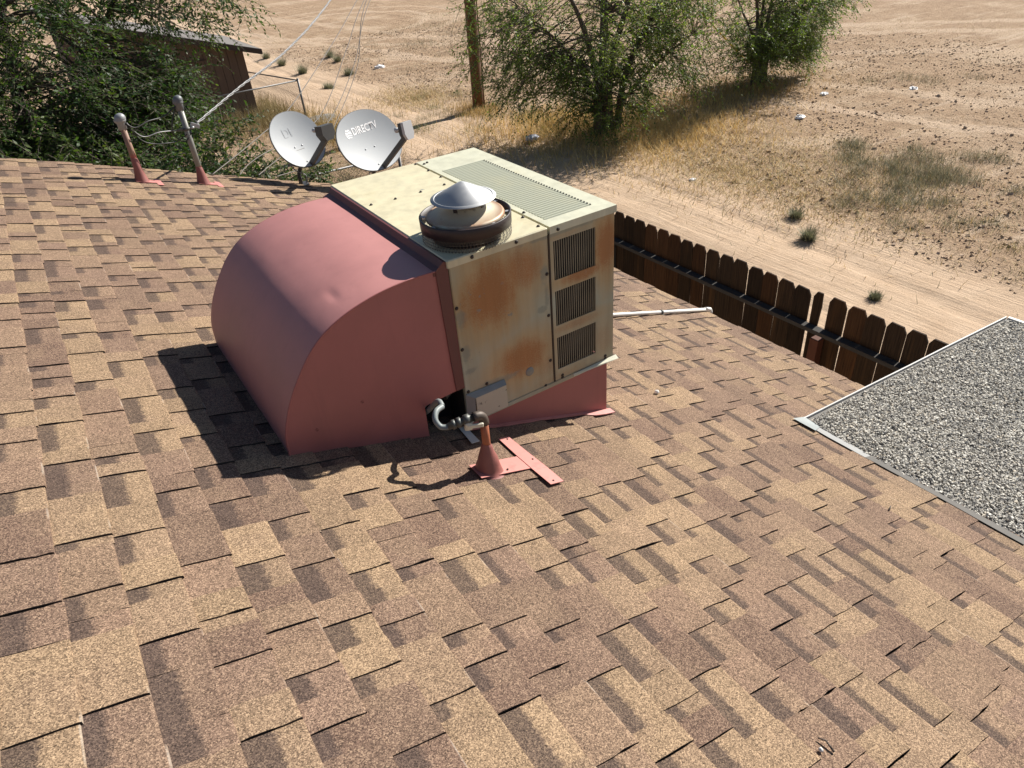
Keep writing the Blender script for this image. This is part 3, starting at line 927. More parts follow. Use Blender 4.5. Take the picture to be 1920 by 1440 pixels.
o = mb.build('fin', mats['fins'], grille); tag(o, kind='stuff')
mb = MB()
for k in range(NF*1):
    y = GRY0 + (GRY1-GRY0)*(k+0.5)/NF
    mb.box((GRX1-.0045, y-.0052, T-.003), (GRX1+.0045, y+.0052, T+.0012))
o = mb.build('slot_row', mats['black'], grille); tag(o, kind='stuff')
plate((SEAM-.0045, -0.003, ZB+.014), (SEAM+.0045, 0.002, T-.030), 0.0015, 'seam_strip', 'screw')
# drip rail under the front
mb = MB()
mb.prism([Vector((0.0, -.004, ZB+.012)), Vector((0.0, -.008, ZB-.002)), Vector((0.0, -.006, ZB-.006)), Vector((0, .03, ZB-.006)), Vector((0, .03, ZB+.012))], (W_*0.72, 0, 0))
mb.build('drip_rail', mats['cream_front'], unit)
mb = MB()
mb.add([Vector((W_*.70, -.005, ZB+.013)), Vector((W_*.70, -.010, ZB+.002)), Vector((W_+.012, -.026, ZB+.004)), Vector((W_+.012, -.005, ZB+.016)), Vector((W_*.70, -.005, ZB-.007)), Vector((W_+.012, -.005, ZB-.002))], [(0, 1, 2, 3), (1, 4, 5, 2)])
mb.build('bent_rail_end', mats['cream_pale'], unit)
# screws
scr = MB(); scr.lathe([(0, .004), (.0045, .004), (.0078, .0018), (.008, 0)], (0, 0, 0), 8, Matrix.Rotation(R(90), 3, 'X'))
first = None
for (x, z) in ((.012, 3.845), (.013, 3.657), (.441, 3.85), (.440, 3.657), (.438, 3.43), (.406, 3.308), (.016, 3.45), (.501, 3.325), (.501, 3.312), (.752, 3.325), (.752, 3.312), (.107, 3.451), (.10, 4.035), (.30, 4.035), (.50, 4.03)):
    if first is None:
        first = scr.build('screw', mats['screw'], unit); o = first
    else:
        o = link_mesh('screw', first.data, None, unit)
    o.location = Vector((x, -.008 if z > 4.02 else -.0005, z))
scr = MB(); scr.lathe([(0, .006), (.004, .006), (.0068, .0025), (.0075, 0)], (0, 0, 0), 8)
first = None
for (x, y) in ((.03, .745), (.145, .735), (.272, .733), (.40, .74), (.445, 1.12), (.478, 1.09), (.444, .98), (.442, .85), (.472, .19), (.440, .15), (.432, .03), (.444, .70), (.50, 1.10)):
    if first is None:
        first = scr.build('screw', mats['screw'], unit); o = first
    else:
        o = link_mesh('screw', first.data, None, unit)
    o.location = Vector((x, y, T))
mb = MB(); mb.lathe([(0, .004), (.017, .004), (.021, .002), (.022, 0)], (.326, 0, 3.418), 20, Matrix.Rotation(R(90), 3, 'X'))
mb.build('knockout_plug', mats['plug'], unit)
# access cover at lower left and the dangling tin flap
mb = MB()
mb.prism([Vector((x, -.016, z)) for x, z in ((.040, 3.418), (.192, 3.418), (.192, 3.303), (.060, 3.303), (.040, 3.33))], (0, 0.014, 0))
mb.build('access_cover', mats['cover'], unit)
mb = MB()
mb.add([Vector((.0, -.003, 3.442)), Vector((.192, -.003, 3.438)), Vector((.192, -.019, 3.417)), Vector((.036, -.019, 3.417))], [(0, 3, 2, 1)])
mb.add([Vector((.036, -.0185, 3.417)), Vector((0.0, -.003, 3.442)), Vector((-.005, -.003, 3.31)), Vector((.03, -.0185, 3.32))], [(0, 1, 2, 3)])
mb.build('cover_hood', mats['tin'], unit)
# round flue vent on the lid
vc = Vector((.176, .151, T))
vent = MB()
rO, hR = .178, .094
vent.lathe([(rO-.004, hR*.50), (rO, hR*.50), (rO+.001, hR*.98), (rO-.001, hR), (rO-.006, hR), (rO-.007, hR*.5)], vc, 56)
vent = vent.build('vent_collar', mats['vent_brown'], unit)
mb = MB()
NW = 84
for k in range(NW):
    a = 2*math.pi*k/NW
    q = Vector((math.cos(a), math.sin(a), 0))
    t = Vector((-math.sin(a), math.cos(a), 0))
    z0, z1 = .002, hR*.52
    for s in (-1, 1):
        mb.add([vc+q*(rO-.003)+t*s*.006-t*.0009+Vector((0,0,z0)), vc+q*(rO-.003)+t*s*.006+t*.0009+Vector((0,0,z0)), vc+q*(rO-.003)-t*s*.006+t*.0009+Vector((0,0,z1)), vc+q*(rO-.003)-t*s*.006-t*.0009+Vector((0,0,z1))], [(0,1,2,3)])
for h in (.006, .018, .030, .042):
    mb.tube([vc+Vector((math.cos(a)*(rO-.003), math.sin(a)*(rO-.003), h)) for a in np.linspace(0, 2*math.pi, 57)], 0.0011, 4, False)
o = mb.build('mesh_screen', mats['wire'], vent); tag(o, kind='stuff')
mb = MB(); mb.lathe([(.12, .0015), (.135, .0015), (.135, hR*.6), (.12, hR*.9)], vc, 40); mb.build('inner_drum', mats['vent_brown'], vent)
mb = MB(); mb.lathe([(.152, hR-.014), (.154, hR-.008), (.150, hR-.001), (.143, hR+.003), (.139, hR+.001), (.090, hR+.020), (.060, hR+.034), (.052, hR+.040), (.050, hR+.062)], vc, 56); mb.build('funnel', mats['funnel'], unit)
mb = MB()
mb.lathe([(0.0005, .215), (.010, .2135), (.030, .2035), (.108, .1600), (.1095, .1575), (.1115, .1572), (.1125, .1590), (.1145, .1590), (.1155, .1570), (.1262, .1555), (.1265, .1538), (.122, .1530), (.06, .172), (.0005, .20)], vc, 64)
capc = mb.build('cone_cap', mats['galv'], unit)
for k in range(4):
    a = R(35 + 90*k)
    q = Vector((math.cos(a), math.sin(a), 0)); t = Vector((-q.y, q.x, 0))
    mb = MB(); p0 = vc + q*.075 + Vector((0, 0, hR+.022)); p1 = vc + q*.085 + Vector((0, 0, .160))
    mb.prism([p0-t*.008, p0+t*.008, p1+t*.008, p1-t*.008], q*.002)
    mb.build('cap_strap', mats['vent_brown'], unit)
for k in range(8):
    a = R(12 + 45*k)
    q = Vector((math.cos(a), math.sin(a), 0)); t = Vector((-q.y, q.x, 0))
    mb = MB(); p0 = vc + q*.155 + Vector((0, 0, hR-.008)); p1 = vc + q*(rO-.004) + Vector((0, 0, hR-.006))
    mb.prism([p0-t*.007, p0+t*.007, p1+t*.007, p1-t*.007], (0, 0, .002))
    mb.build('bracket_tab', mats['galv'], unit)

# ------------------------------------------------------------------ gas pipe with valve and flexible hose
gp_ = thing('gas_pipe', (-.092, -.299, 3.27), 'rusty red gas riser with iron elbow, valve and grey flexible hose', 'gas pipe')
gx_, gy_ = -.085, -.300
mb = MB()
boot = []
for h, r_ in ((.0, .062), (.006, .054), (.030, .048), (.055, .042), (.08, .0345), (.105, .027), (.130, .0205), (.140, .0172)):
    boot.append((r_, h))
mb.lathe(boot, (gx_, gy_, roof_z(gx_, gy_)+.004), 22, Matrix(((1, 0, 0), (0, 1, 0), (-.3, 0, 1))))
for q in mb.v: 
    if q.z < 3.41: q += Vector((noise.noise(q*26)*.007, noise.noise(q*26+Vector((5,5,5)))*.007, 0))
mb.build('boot', mats['red_boot'], gp_)
mb = MB(); mb.tube([(gx_, gy_, 3.36), (gx_, gy_, 3.528)], .0165, 14); mb.build('riser', mats['riser'], gp_)
mb = MB()
el = []
c0 = Vector((gx_-.028, gy_+.0, 3.532))
for k in range(9):
    a = R(90*k/8)
    el.append(c0 + Vector((.028*math.cos(a), 0, .030*math.sin(a))))
mb.tube([Vector((gx_, gy_, 3.515))] + el + [el[-1]+Vector((-.012, .003, 0))], [.0205, .019] + [.018]*8 + [.0205], 14)
mb.build('elbow', mats['iron'], gp_)
e0 = el[-1] + Vector((-.008, .002, 0))
ax = Vector((-.93, .30, -.16)).normalized()
mb = MB(); mb.tube([e0, e0+ax*.018, e0+ax*.0181, e0+ax*.042, e0+ax*.0421, e0+ax*.052, e0+ax*.0521, e0+ax*.068, e0+ax*.0681, e0+ax*.074, e0+ax*.0741, e0+ax*.088, e0+ax*.0881, e0+ax*.104], [.014, .014, .021, .021, .015, .015, .020, .020, .015, .015, .0185, .0185, .014, .0135], 8)
mb.build('valve', mats['fitting'], gp_)
mb = MB()
h0 = e0 + ax*.030 + Vector((.0, -.02, -.016))
M3 = Matrix.Translation(h0) @ Matrix.Rotation(R(8), 4, 'Y') @ Matrix.Rotation(R(-14), 4, 'Z')
mb.bbox((-.012, -.007, -.010), (.052, .004, .006), .003, M3); mb.bbox((-.018, -.004, -.018), (.010, .018, .012), .003, M3)
mb.build('valve_handle', mats['ivory'], gp_)
def catmull(p, k=8):
    p = [Vector(q) for q in p]; out = []
    for i in range(len(p)-1):
        p0, p1, p2, p3 = p[max(0, i-1)], p[i], p[i+1], p[min(len(p)-1, i+2)]
        for j in range(k):
            t = j/k
            out.append(0.5*((2*p1) + (p2-p0)*t + (2*p0-5*p1+4*p2-p3)*t*t + (3*p1-p0-3*p2+p3)*t**3))
    out.append(p[-1]); return out
s0 = e0 + ax*.10
path = catmull([s0, s0+ax*.012, s0+Vector((-.028, .015, .004)), s0+Vector((-.034, .035, .026)), s0+Vector((-.014, .060, .040)), s0+Vector((.022, .080, .034))], 12)
rad_ = [0.0118 if k % 2 else 0.0092 for k in range(len(path))]
mb = MB(); mb.tube(path, rad_, 12); mb.build('flexible_hose', mats['hose'], gp_)
path = catmull([path[-1], path[-1]+Vector((.01, .06, -.015)), Vector((-.165, .05, 3.40)), Vector((-.175, .085, 3.39)), Vector((-.13, .10, 3.41)), Vector((-.05, .09, 3.44)), Vector((.01, .09, 3.45))], 8)
mb = MB(); mb.tube(path, .0105, 10); mb.build('supply_tube', mats['hose'], gp_)
mb = MB(); mb.tube([(-.075, .055, 3.435), (-.03, .075, 3.452)], .020, 8); mb.tube([(-.055, .064, 3.443), (-.04, .07, 3.449)], .024, 6); mb.build('union_nut', mats['fitting'], gp_)
def plate_on_roof(quads, h, th=.003):
    mb = MB()
    for q in quads:
        n = 4
        up = [rp(x, y, h) for x, y in q]
        mb.prism([v - Vector((0, 0, th)) for v in up], (0, 0, th))
    return mb
mb = plate_on_roof([[(-.15, -.352), (.080, -.345), (.078, -.248), (-.15, -.256)]], .0165); 
mb.build('base_plate', mats['pink'], gp_)
mb = plate_on_roof([[(.084, -.475), (.150, -.470), (.148, -.36), (.0795, -.362)], [(.0795, -.3615), (.148, -.3595), (.140, -.23), (.0775, -.232)], [(.0775, -.2315), (.140, -.2295), (.134, -.094), (.080, -.100)]], .019)
mb.build('base_plate', mats['pink'], gp_)

for (x, y) in ((.11, -.455), (.115, -.115), (.125, -.29), (-.02, -.33)):
    mb = MB(); mb.lathe([(.0005, .0025), (.004, .002), (.005, 0)], rp(x, y, .0195), 8); mb.build('nail', mats['screw'], gp_)
# ------------------------------------------------------------------ white conduit on the roof and small loose bits
cond = thing('drain_conduit', (1.9, 1.29, roof_z(1.9, 1.29)), 'thin white plastic drain pipe lying on the shingles to the eave', 'pipe')
pts = [rp(x, 1.20 + .048*(x-.8), .026) for x in (.80, 1.3, 1.9, 2.4, 2.92)]
mb = MB(); mb.tube(pts, .0135, 12); mb.build('pipe', mats['pvc'], cond)
e = pts[-1]
mb = MB(); mb.tube([e+Vector((-.035, -.002, .012)), e, e+Vector((.02, 0, -.008)), e+Vector((.03, 0, -.03)), e+Vector((.03, 0, -.055))], .0185, 12); mb.build('elbow', mats['pvc'], cond)
c_ = rp(2.37, 1.20+.048*(2.37-.8), .026)
mb = MB(); mb.tube([c_+Vector((-.008, 0, .003)), c_+Vector((.008, 0, -.003))], .019, 12); mb.box((-.006, -.03, -.012), (.006, .03, -.009), Matrix.Translation(c_)); mb.build('clamp', mats['fitting'], cond)
def lump(name, loc, size, mat, label, cat, seed=0, parent=None, group=None, stretch=(1, 1, 1)):
    r = random.Random(seed)
    mb = MB(); mb.smooth = True
    vs, fs = [], []
    n, m_ = (16, 9) if size > .05 else (9, 6)
    for i in range(m_+1):
        th = math.pi*i/m_
        for k in range(n):
            a = 2*math.pi*k/n
            d = Vector((math.sin(th)*math.cos(a), math.sin(th)*math.sin(a), math.cos(th)))
            s = 1 + 0.5*noise.noise(d*2.3 + Vector((seed*3.1, 0, 0))) + (0.35*noise.noise(d*6 + Vector((0, seed*2.3, 0))) if size > .05 else 0)
            vs.append(Vector(loc) + Vector((d.x*stretch[0], d.y*stretch[1], d.z*stretch[2]))*size*s)
    for i in range(m_):
        for k in range(n):
            j = (k+1) % n
            fs.append((i*n+k, (i+1)*n+k, (i+1)*n+j, i*n+j))
    mb.add(vs, fs, size < .05)
    o = mb.build(name, mat, parent)
    return tag(o, label, cat, group)
lump('pebble', rp(1.22, .122, .018), .012, mats['stone_white'], 'small white pebble lying on the shingles right of the curb', 'pebble', 3)
lump('pebble', rp(0.02, -1.74, .014), .006, mats['stone_white'], 'tiny white pebble on the shingles near the bottom edge', 'pebble', 5)
for (x, y, a, l, lab) in ((1.435, -1.125, 20, .07, 'short dark twig on shingles beside the gravel roof'), (.048, -1.761, 80, .06, 'bent dark twig on shingles at the bottom of the picture')):
    mb = MB()
    d = Vector((math.cos(R(a)), math.sin(R(a)), 0))
    mb.tube([rp(x, y, .014), rp(x+d.x*l*.5, y+d.y*l*.5, .022), rp(x+d.x*l*.8-d.y*.012, y+d.y*l*.8, .016)], [.0035, .003, .002], 6)
    tag(mb.build('twig', mats['bark']), lab, 'twig')

# ------------------------------------------------------------------ two electrical masts
def mast(name, x, y, top, r, mat, headmat, hr, label, boot_h, seed):
    z0 = roof_z(x, y)
    t = thing(name, (x, y, z0), label, 'mast')
    mb = MB()
    mb.tube([(x, y, z0-.02), (x, y, top-.03)], r, 16)
    mb.build('conduit', mats[mat], t)
    mb = MB()
    mb.lathe([(r+.036, -.004), (r+.030, .015), (r+.019, .06), (r+.009, .11), (r+.003, boot_h), (r, boot_h+.006)], (x, y, z0+.006), 20, Matrix(((1, 0, 0), (0, 1, 0), (-.3, 0, 1))))
    mb.build('boot', mats['red_boot'], t)
    mb = MB()
    q = [[(x-.05, y-.055), (x+.10, y-.055), (x+.10, y+.035), (x-.05, y+.035)], [(x+.1005, y-.12), (x+.145, y-.12), (x+.145, y+.09), (x+.1005, y+.09)]]
    for k in q:
        up = [rp(a, b, .016) for a, b in k]; mb.prism([v-Vector((0, 0, .003)) for v in up], (0, 0, .003))
    mb.build('base_plate', mats['pink'], t)
    # weatherhead: collar, lip and a hooded dome leaning to one side
    mb = MB()
    c = Vector((x, y, top-.035))
    mb.lathe([(r+.002, -.05), (r+.009, -.048), (r+.010, 0.0), (r+.012, .004), (r+.018, .010), (hr, .018), (hr+.002, .026), (hr*.99, .034)], c, 24)
    mb.build('collar', mats[headmat], t)
    mb = MB()
    dome = []
    for k in range(9):
        a = R(90*k/8); dome.append((max(.0006, hr*math.cos(a)), .034 + hr*1.0*math.sin(a)))
    mb.lathe(dome, c, 24, Matrix(((1, 0, .12), (0, 1, -.06), (0, 0, 1))))
    mb.build('dome', mats[headmat], t)
    return t, c
m1, c1 = mast('service_mast', -.499, 4.672, 3.852, .024, 'mast_rusty', 'head_light', .046, 'shorter rusty red conduit mast with light grey domed weatherhead', .20, 1)
m2, c2 = mast('service_mast', .002, 4.813, 3.885, .025, 'mast_grey', 'head_dark', .041, 'taller grey conduit mast with dark weatherhead and cable clamp', .15, 2)
cl = Vector((.002, 4.813, 3.645))
mb = MB(); mb.tube([cl+Vector((0, 0, -.012)), cl+Vector((0, 0, .012))], .033, 16); mb.box((-.075, -.012, -.010), (-.03, .006, .010), Matrix.Translation(cl)); mb.box((.03, -.010, -.012), (.055, .010, .012), Matrix.Translation(cl)); mb.build('clamp', mats['fitting'], m2)
mb = MB(); mb.box((-.03, -.014, -.016), (.045, .014, .016), Matrix.Translation(cl+Vector((.075, .012, .014))) @ Matrix.Rotation(R(30), 4, 'Y')); mb.lathe([(.004, -.01), (.018, -.008), (.018, .008), (.004, .01)], cl+Vector((.05, 0, 0)), 12); mb.build('insulator', mats['galv'], m2)
def cable(name, pts, r, mat, parent=None, label=None, cat='cable', k=8, seg=6, group=None):
    mb = MB(); mb.tube(catmull(pts, k), r, seg)
    o = mb.build(name, mats[mat], parent)
    return tag(o, label, cat, group) if label else o
b1, b2 = c1+Vector((.03, -.02, .0)), c2+Vector((-.03, -.01, -.005))
cable('jumper_wire', [b1, b1+Vector((.06, 0, -.05)), b1+Vector((.18, .05, -.03)), b2+Vector((-.12, -.02, -.06)), b2], .0055, 'cable_black', None, 'black jumper wire sagging between the two weatherheads', 'wire')
cable('jumper_wire', [b1+Vector((.01, 0, 0)), b1+Vector((.06, 0, -.10)), b1+Vector((.12, .02, -.14)), b1+Vector((.24, .06, -.135)), cl+Vector((-.075, 0, 0))], .0045, 'cable_grey', None, 'grey jumper wire running from the shorter mast to the clamp', 'wire')
cable('jumper_wire', [b1+Vector((-.005, 0, 0)), b1+Vector((.07, 0, -.15)), b1+Vector((.16, .03, -.21)), b1+Vector((.28, .06, -.235)), cl+Vector((-.10, 0, -.085)), cl+Vector((-.01, -.02, -.04))], .0045, 'cable_black', None, 'lowest black jumper wire drooping between the two masts', 'wire')
cable('jumper_wire', [b2, b2+Vector((-.07, -.02, -.12)), b2+Vector((-.09, -.02, -.22)), cl+Vector((-.05, -.02, -.10)), cl+Vector((.03, -.02, -.03))], .0055, 'cable_black', None, 'black wire loop hanging left of the taller mast', 'wire')
cable('jumper_wire', [c2+Vector((.03, 0, 0)), c2+Vector((.06, .01, -.08)), c2+Vector((.09, .02, -.15)), cl+Vector((.11, .02, .03))], .0045, 'cable_black', None, 'short black wire from the taller weatherhead down to the drop clamp', 'wire')

# ------------------------------------------------------------------ satellite dishes
def sat_dish(base, centre, az, el, w, h, label, big):
    t = thing('satellite_dish', base, label, 'satellite dish')
    n = Vector((math.sin(az)*math.cos(el), -math.cos(az)*math.cos(el), math.sin(el)))
    side = Vector((0, 0, 1)).cross(n).normalized()      # to the viewer's right when looking at the face
    upv = n.cross(side).normalized()
    c = Vector(centre)
    depth = 0.075*h
    def surf(u, v, off=0.0):
        rr = (u/(w/2))**2 + (v/(h/2))**2
        return c + side*u + upv*v + n*(depth*(rr-1) + off)
    NR, NA = 9, 48
    def outline(a):
        return w/2*math.copysign(abs(math.cos(a))**0.95, math.cos(a)), h/2*math.copysign(abs(math.sin(a))**0.95, math.sin(a))
    vs = [surf(0, 0)]; fs = []
    for i in range(1, NR+1):
        for k in range(NA):
            u, v = outline(2*math.pi*k/NA); vs.append(surf(u*i/NR, v*i/NR))
    for k in range(NA): fs.append((0, 1+k, 1+(k+1) % NA))
    for i in range(NR-1):
        for k in range(NA):
            a, b = 1+i*NA+k, 1+i*NA+(k+1) % NA
            fs.append((a, a+NA, b+NA, b))
    mb = MB(); mb.add(vs, fs, True)
    rim = [vs[1+(NR-1)*NA+k] for k in range(NA)]
    refl = mb.build('reflector', mats['dish'], t)
    mb = MB()      # back shell and rim
    back = [q - n*0.014 for q in vs]
    mb.add(back, [tuple(reversed(f)) for f in fs], True)
    rb = []
    for k in range(NA):
        o_ = (rim[k]-c).normalized()*0.006
        rb += [rim[k], rim[k]+o_, rim[k]+o_-n*.016, rim[k]-n*.014]
    fr = []
    for k in range(NA):
        j = (k+1) % NA
        for s in range(3): fr.append((k*4+s, k*4+s+1, j*4+s+1, j*4+s))
    mb.add(rb, fr, False)
    mb.build('back_shell', mats['dish_back'], t)
    for (u, v) in ((-.10*w, -.10*h), (.06*w, -.10*h), (-.05*w, -.40*h), (.09*w, -.40*h)):
        mb = MB(); p = surf(u, v, .001)
        mb.lathe([(.0005, .005), (.006, .005), (.009, .0), ], p, 10, Matrix((side, upv, n)).transposed())
        mb.build('bolt', mats['galv'], refl)
    # arm from the bottom edge forward to the feed
    p0 = surf(0, -h*.47, -.03); 
    L_ = 0.60 if big else 0.46
    pf = c + n*L_*0.86 - upv*(h*.30) + side*(.03 if big else .02)
    mb = MB()
    d = (pf-p0).normalized(); q = d.cross(side).normalized()
    for (a, b) in (((-.020, -.022), (.020, .022)),):
        pts0 = [p0+side*sx_*.018+q*sy_*.024 for sx_, sy_ in ((-1, -1), (1, -1), (1, 1), (-1, 1))]
        mb.prism(pts0, pf-p0)
    mb.build('feed_arm', mats['dark_plastic'], t)
    f = (c - pf).normalized(); s2 = f.cross(upv).normalized(); u2 = s2.cross(f)
    ML = Matrix((s2, u2, -f)).transposed().to_4x4(); ML.translation = pf + upv*.05
    if big:
        mb = MB()
        out = [(-.06, .085), (.06, .085), (.065, -.03), (.040, -.085), (-.040, -.085), (-.065, -.03)]
        mb.prism([ML @ Vector((a, b, .03)) for a, b in out], (ML.to_3x3() @ Vector((0, 0, .035))))
        mb.build('feed_back', mats['lnb'], t)
        mb = MB(); mb.prism([ML @ Vector((a*.96, b*.96, -.02)) for a, b in out], (ML.to_3x3() @ Vector((0, 0, .05)))); mb.build('feed_housing', mats['dark_plastic'], t)
        for k in (-1, 0, 1):
            mb = MB(); mb.lathe([(.012, -.075), (.026, -.072), (.026, -.05), (.016, -.045), (.016, -.018)], ML @ Vector((k*.045, .02, 0)), 14, ML.to_3x3()); mb.build('feed_horn', mats['lnb'], t)
    else:
        mb = MB()
        out = [(-.075, .07), (.075, .07), (.08, -.01), (.045, -.07), (-.045, -.07), (-.08, -.01)]
        mb.prism([ML @ Vector((a, b, -.03)) for a, b in out], (ML.to_3x3() @ Vector((0, 0, .10))))
        mb.build('feed_housing', mats['dark_plastic'], t)
        mb = MB(); mb.prism([ML @ Vector((a*.9, b*.9, -.034)) for a, b in out], (ML.to_3x3() @ Vector((0, 0, .003)))); mb.build('feed_face', mats['olive'], t)
        for k in (-1, 0, 1):
            mb = MB(); mb.lathe([(.006, -.088), (.020, -.085), (.020, -.062), (.013, -.055), (.013, -.03)], ML @ Vector((k*.05, .035, 0)), 14, ML.to_3x3()); mb.build('feed_horn', mats['lnb' if k else 'dark_plastic'], t)
    # mast and foot
    bk = surf(0, -h*.22, -.05)
    foot = Vector(base)
    mb = MB(); mb.tube([foot, foot+Vector((0, 0, .10)), Vector((bk.x, bk.y, bk.z)) - n*.03 - Vector((0, 0, .06)), bk], .021, 12); mb.build('mast', mats['dark_plastic'], t)
    mb = MB(); mb.tube([bk-n*.05-upv*.1, bk-n*.05+upv*.1], .032, 8); mb.box((-.07, -.07, 0), (.07, .07, .006), Matrix.Translation(foot)); mb.build('mount', mats['dark_plastic'], t)
    mb = MB(); mb.tube(catmull([foot+Vector((.05, -.02, .01)), foot+Vector((.06, -.03, .09)), foot+Vector((-.02, -.04, .15)), foot+Vector((-.06, -.02, .22)), surf(-w*.2, -h*.47, -.03)], 6), .006, 8); mb.build('coax_cable', mats['cable_grey'], t)
    # print on the dish face
    def text(body, u0, v0, size, sxx, mat, off=.0018):
        cu = bpy.data.curves.new('lettering', 'FONT'); cu.body = body; cu.size = size; cu.offset = size*0.022
        to = bpy.data.objects.new('lettering', cu); col.objects.link(to)
        dg = bpy.context.evaluated_depsgraph_get()
        me = bpy.data.meshes.new_from_object(to.evaluated_get(dg))
        bpy.data.objects.remove(to)
        loc = world_loc(refl)
        for v in me.vertices: v.co = surf(u0 + v.co.x*sxx, v0 + v.co.y, off) - loc
        me.materials.clear(); me.materials.append(mats[mat]); me.update()
        o = bpy.data.objects.new('lettering', me); col.objects.link(o); o.parent = refl
        return o
    if big:
        text('DIRECTV', -.175*w, .165*h, .105, .80, 'letter')
        mb = MB()      # striped globe
        cu_, cv_, rg = -.245*w, .205*h, .052
        for k in range(5):
            v0 = rg*(-.92 + .40*k); v1 = v0 + rg*.26
            top_, bot_ = [], []
            for j in range(9):
                s = -1 + 2*j/8
                def pt(vv):
                    vv2 = vv + rg*.16*(1-s*s)*(1 if k < 3 else -1) - rg*.05
                    hw = math.sqrt(max(0, 1-(min(.999, abs(vv)/rg))**2))*rg
                    return surf(cu_ + s*hw*.85, cv_ + vv2, .0018)
                top_.append(pt(v1)); bot_.append(pt(v0))
            for j in range(8): mb.add([bot_[j], bot_[j+1], top_[j+1], top_[j]], [(0, 1, 2, 3)])
        mb.build('globe_logo', mats['letter'], refl)
    else:
        text('DI', -.20*w, .10*h, .12, .95, 'ghost')
        mb = MB()
        for k in range(9):
            u = -.10*w + k*.011
            mb.add([surf(u, -.165*h, .002), surf(u+.008, -.165*h, .002), surf(u+.008, -.152*h, .002), surf(u, -.152*h, .002)], [(0, 1, 2, 3)])
        mb.build('fine_print', mats['galv_pipe'], refl)
    return t
sat_dish((.985, 5.19, roof_z(.985, 5.19)), (1.055, 5.16, 3.262), R(20), R(31), .58, .57, 'smaller grey satellite dish with dark feed and nearly faded print', False)
sat_dish((1.80, 5.20, roof_z(1.80, 5.20)), (1.775, 5.06, 3.118), R(18), R(31), .80, .64, 'larger grey satellite dish with white brand print behind the rooftop unit', True)

# ------------------------------------------------------------------ wooden fence
FX = 4.4
fence = thing('picket_fence', (FX, 2.0, 0), 'dark weathered wooden dog ear fence beyond the eave', 'fence')
centres = [4.12 - .19*k for k in range(-16, 27)]
for i, yc in enumerate(centres):
    r = random.Random(i*13+1)
    gap = [abs(yc-centres[j]) for j in (i-1, i+1) if 0 <= j < len(centres)]
    wd = min(.186, min(gap) - r.choice((.008, .011, .015)))
    zt = 1.875 + 0.018*(4.0-yc)*0.35 + r.uniform(-.009, .007)
    half = abs(yc-1.27) < .01
    ym = .07 if half else wd/2
    y0, y1 = (yc-.030, yc+.062) if half else (yc-wd/2, yc+wd/2)
    e = .042
    tilt = r.uniform(-.007, .007)
    pts = [(y0, .03), (y1, .03), (y1, zt-e-.02), (y1-e*.75, zt-r.uniform(0, .01)), (y0+e*.75, zt-r.uniform(0, .01)), (y0, zt-e-.02)]
    if half: pts = [(y0+.012, .03), (y1, .03), (y1, zt-e-.02), (y1-e*.75, zt-.006), (y0+.002, zt-.004), (y0-.004, zt-.15), (y0+.010, zt-.38)]
    dxx = r.uniform(-.004, .004)
    mb = MB(); mb.prism([Vector((FX+dxx+.004*noise.noise(Vector((i, z, 0))), y+tilt*(z-1), z)) for y, z in pts], (.017, 0, 0))
    o = mb.build('picket', mats['picket'], fence)
    at = o.data.attributes.new('tone', 'FLOAT_COLOR', 'POINT')
    tcol = r.choice([(1, 1, 1), (.8, .78, .75), (1.6, 1.3, 1.05), (.65, .67, .70), (1.25, 1.0, .8), (.95, 1.0, 1.05)])
    if abs(yc-1.08) < .01: tcol = (1.0, .9, .8)
    at.data.foreach_set('color', np.tile(np.array([*tcol, 1], np.float32), len(o.data.vertices)))
for zc in (1.49, .45):
    mb = MB(); mb.prism([Vector((FX-.092, 7.3, zc-.02)), Vector((FX-.006, 7.3, zc-.02)), Vector((FX-.006, 7.3, zc+.020)), Vector((FX-.092, 7.3, zc+.020))], (0, -8.3, .06))
    mb.build('rail', mats['rail'], fence)
for yp in (6.6, 4.2, 1.19, -.7):
    mb = MB(); mb.box((FX-.095, yp-.045, 0), (FX-.008, yp+.045, 1.46)); o = mb.build('post', mats['red_post'] if abs(yp-1.19) < .01 else mats['rail'], fence)

# ------------------------------------------------------------------ foliage
def leaf_quads(P, D, Nrm, L, Wd):
    """diamond leaves: P base, D direction, Nrm side dir; arrays"""
    n = len(P)
    S = np.cross(D, Nrm); S /= (np.linalg.norm(S, axis=1, keepdims=True)+1e-9)
    V = np.stack([P, P + D*(L*0.45)[:, None] + S*(Wd/2)[:, None], P + D*L[:, None], P + D*(L*0.45)[:, None] - S*(Wd/2)[:, None]], 1).reshape(-1, 3)
    F = np.arange(n*4).reshape(n, 4)
    return V, F
def unit_v(a): return a/(np.linalg.norm(a, axis=-1, keepdims=True)+1e-9)

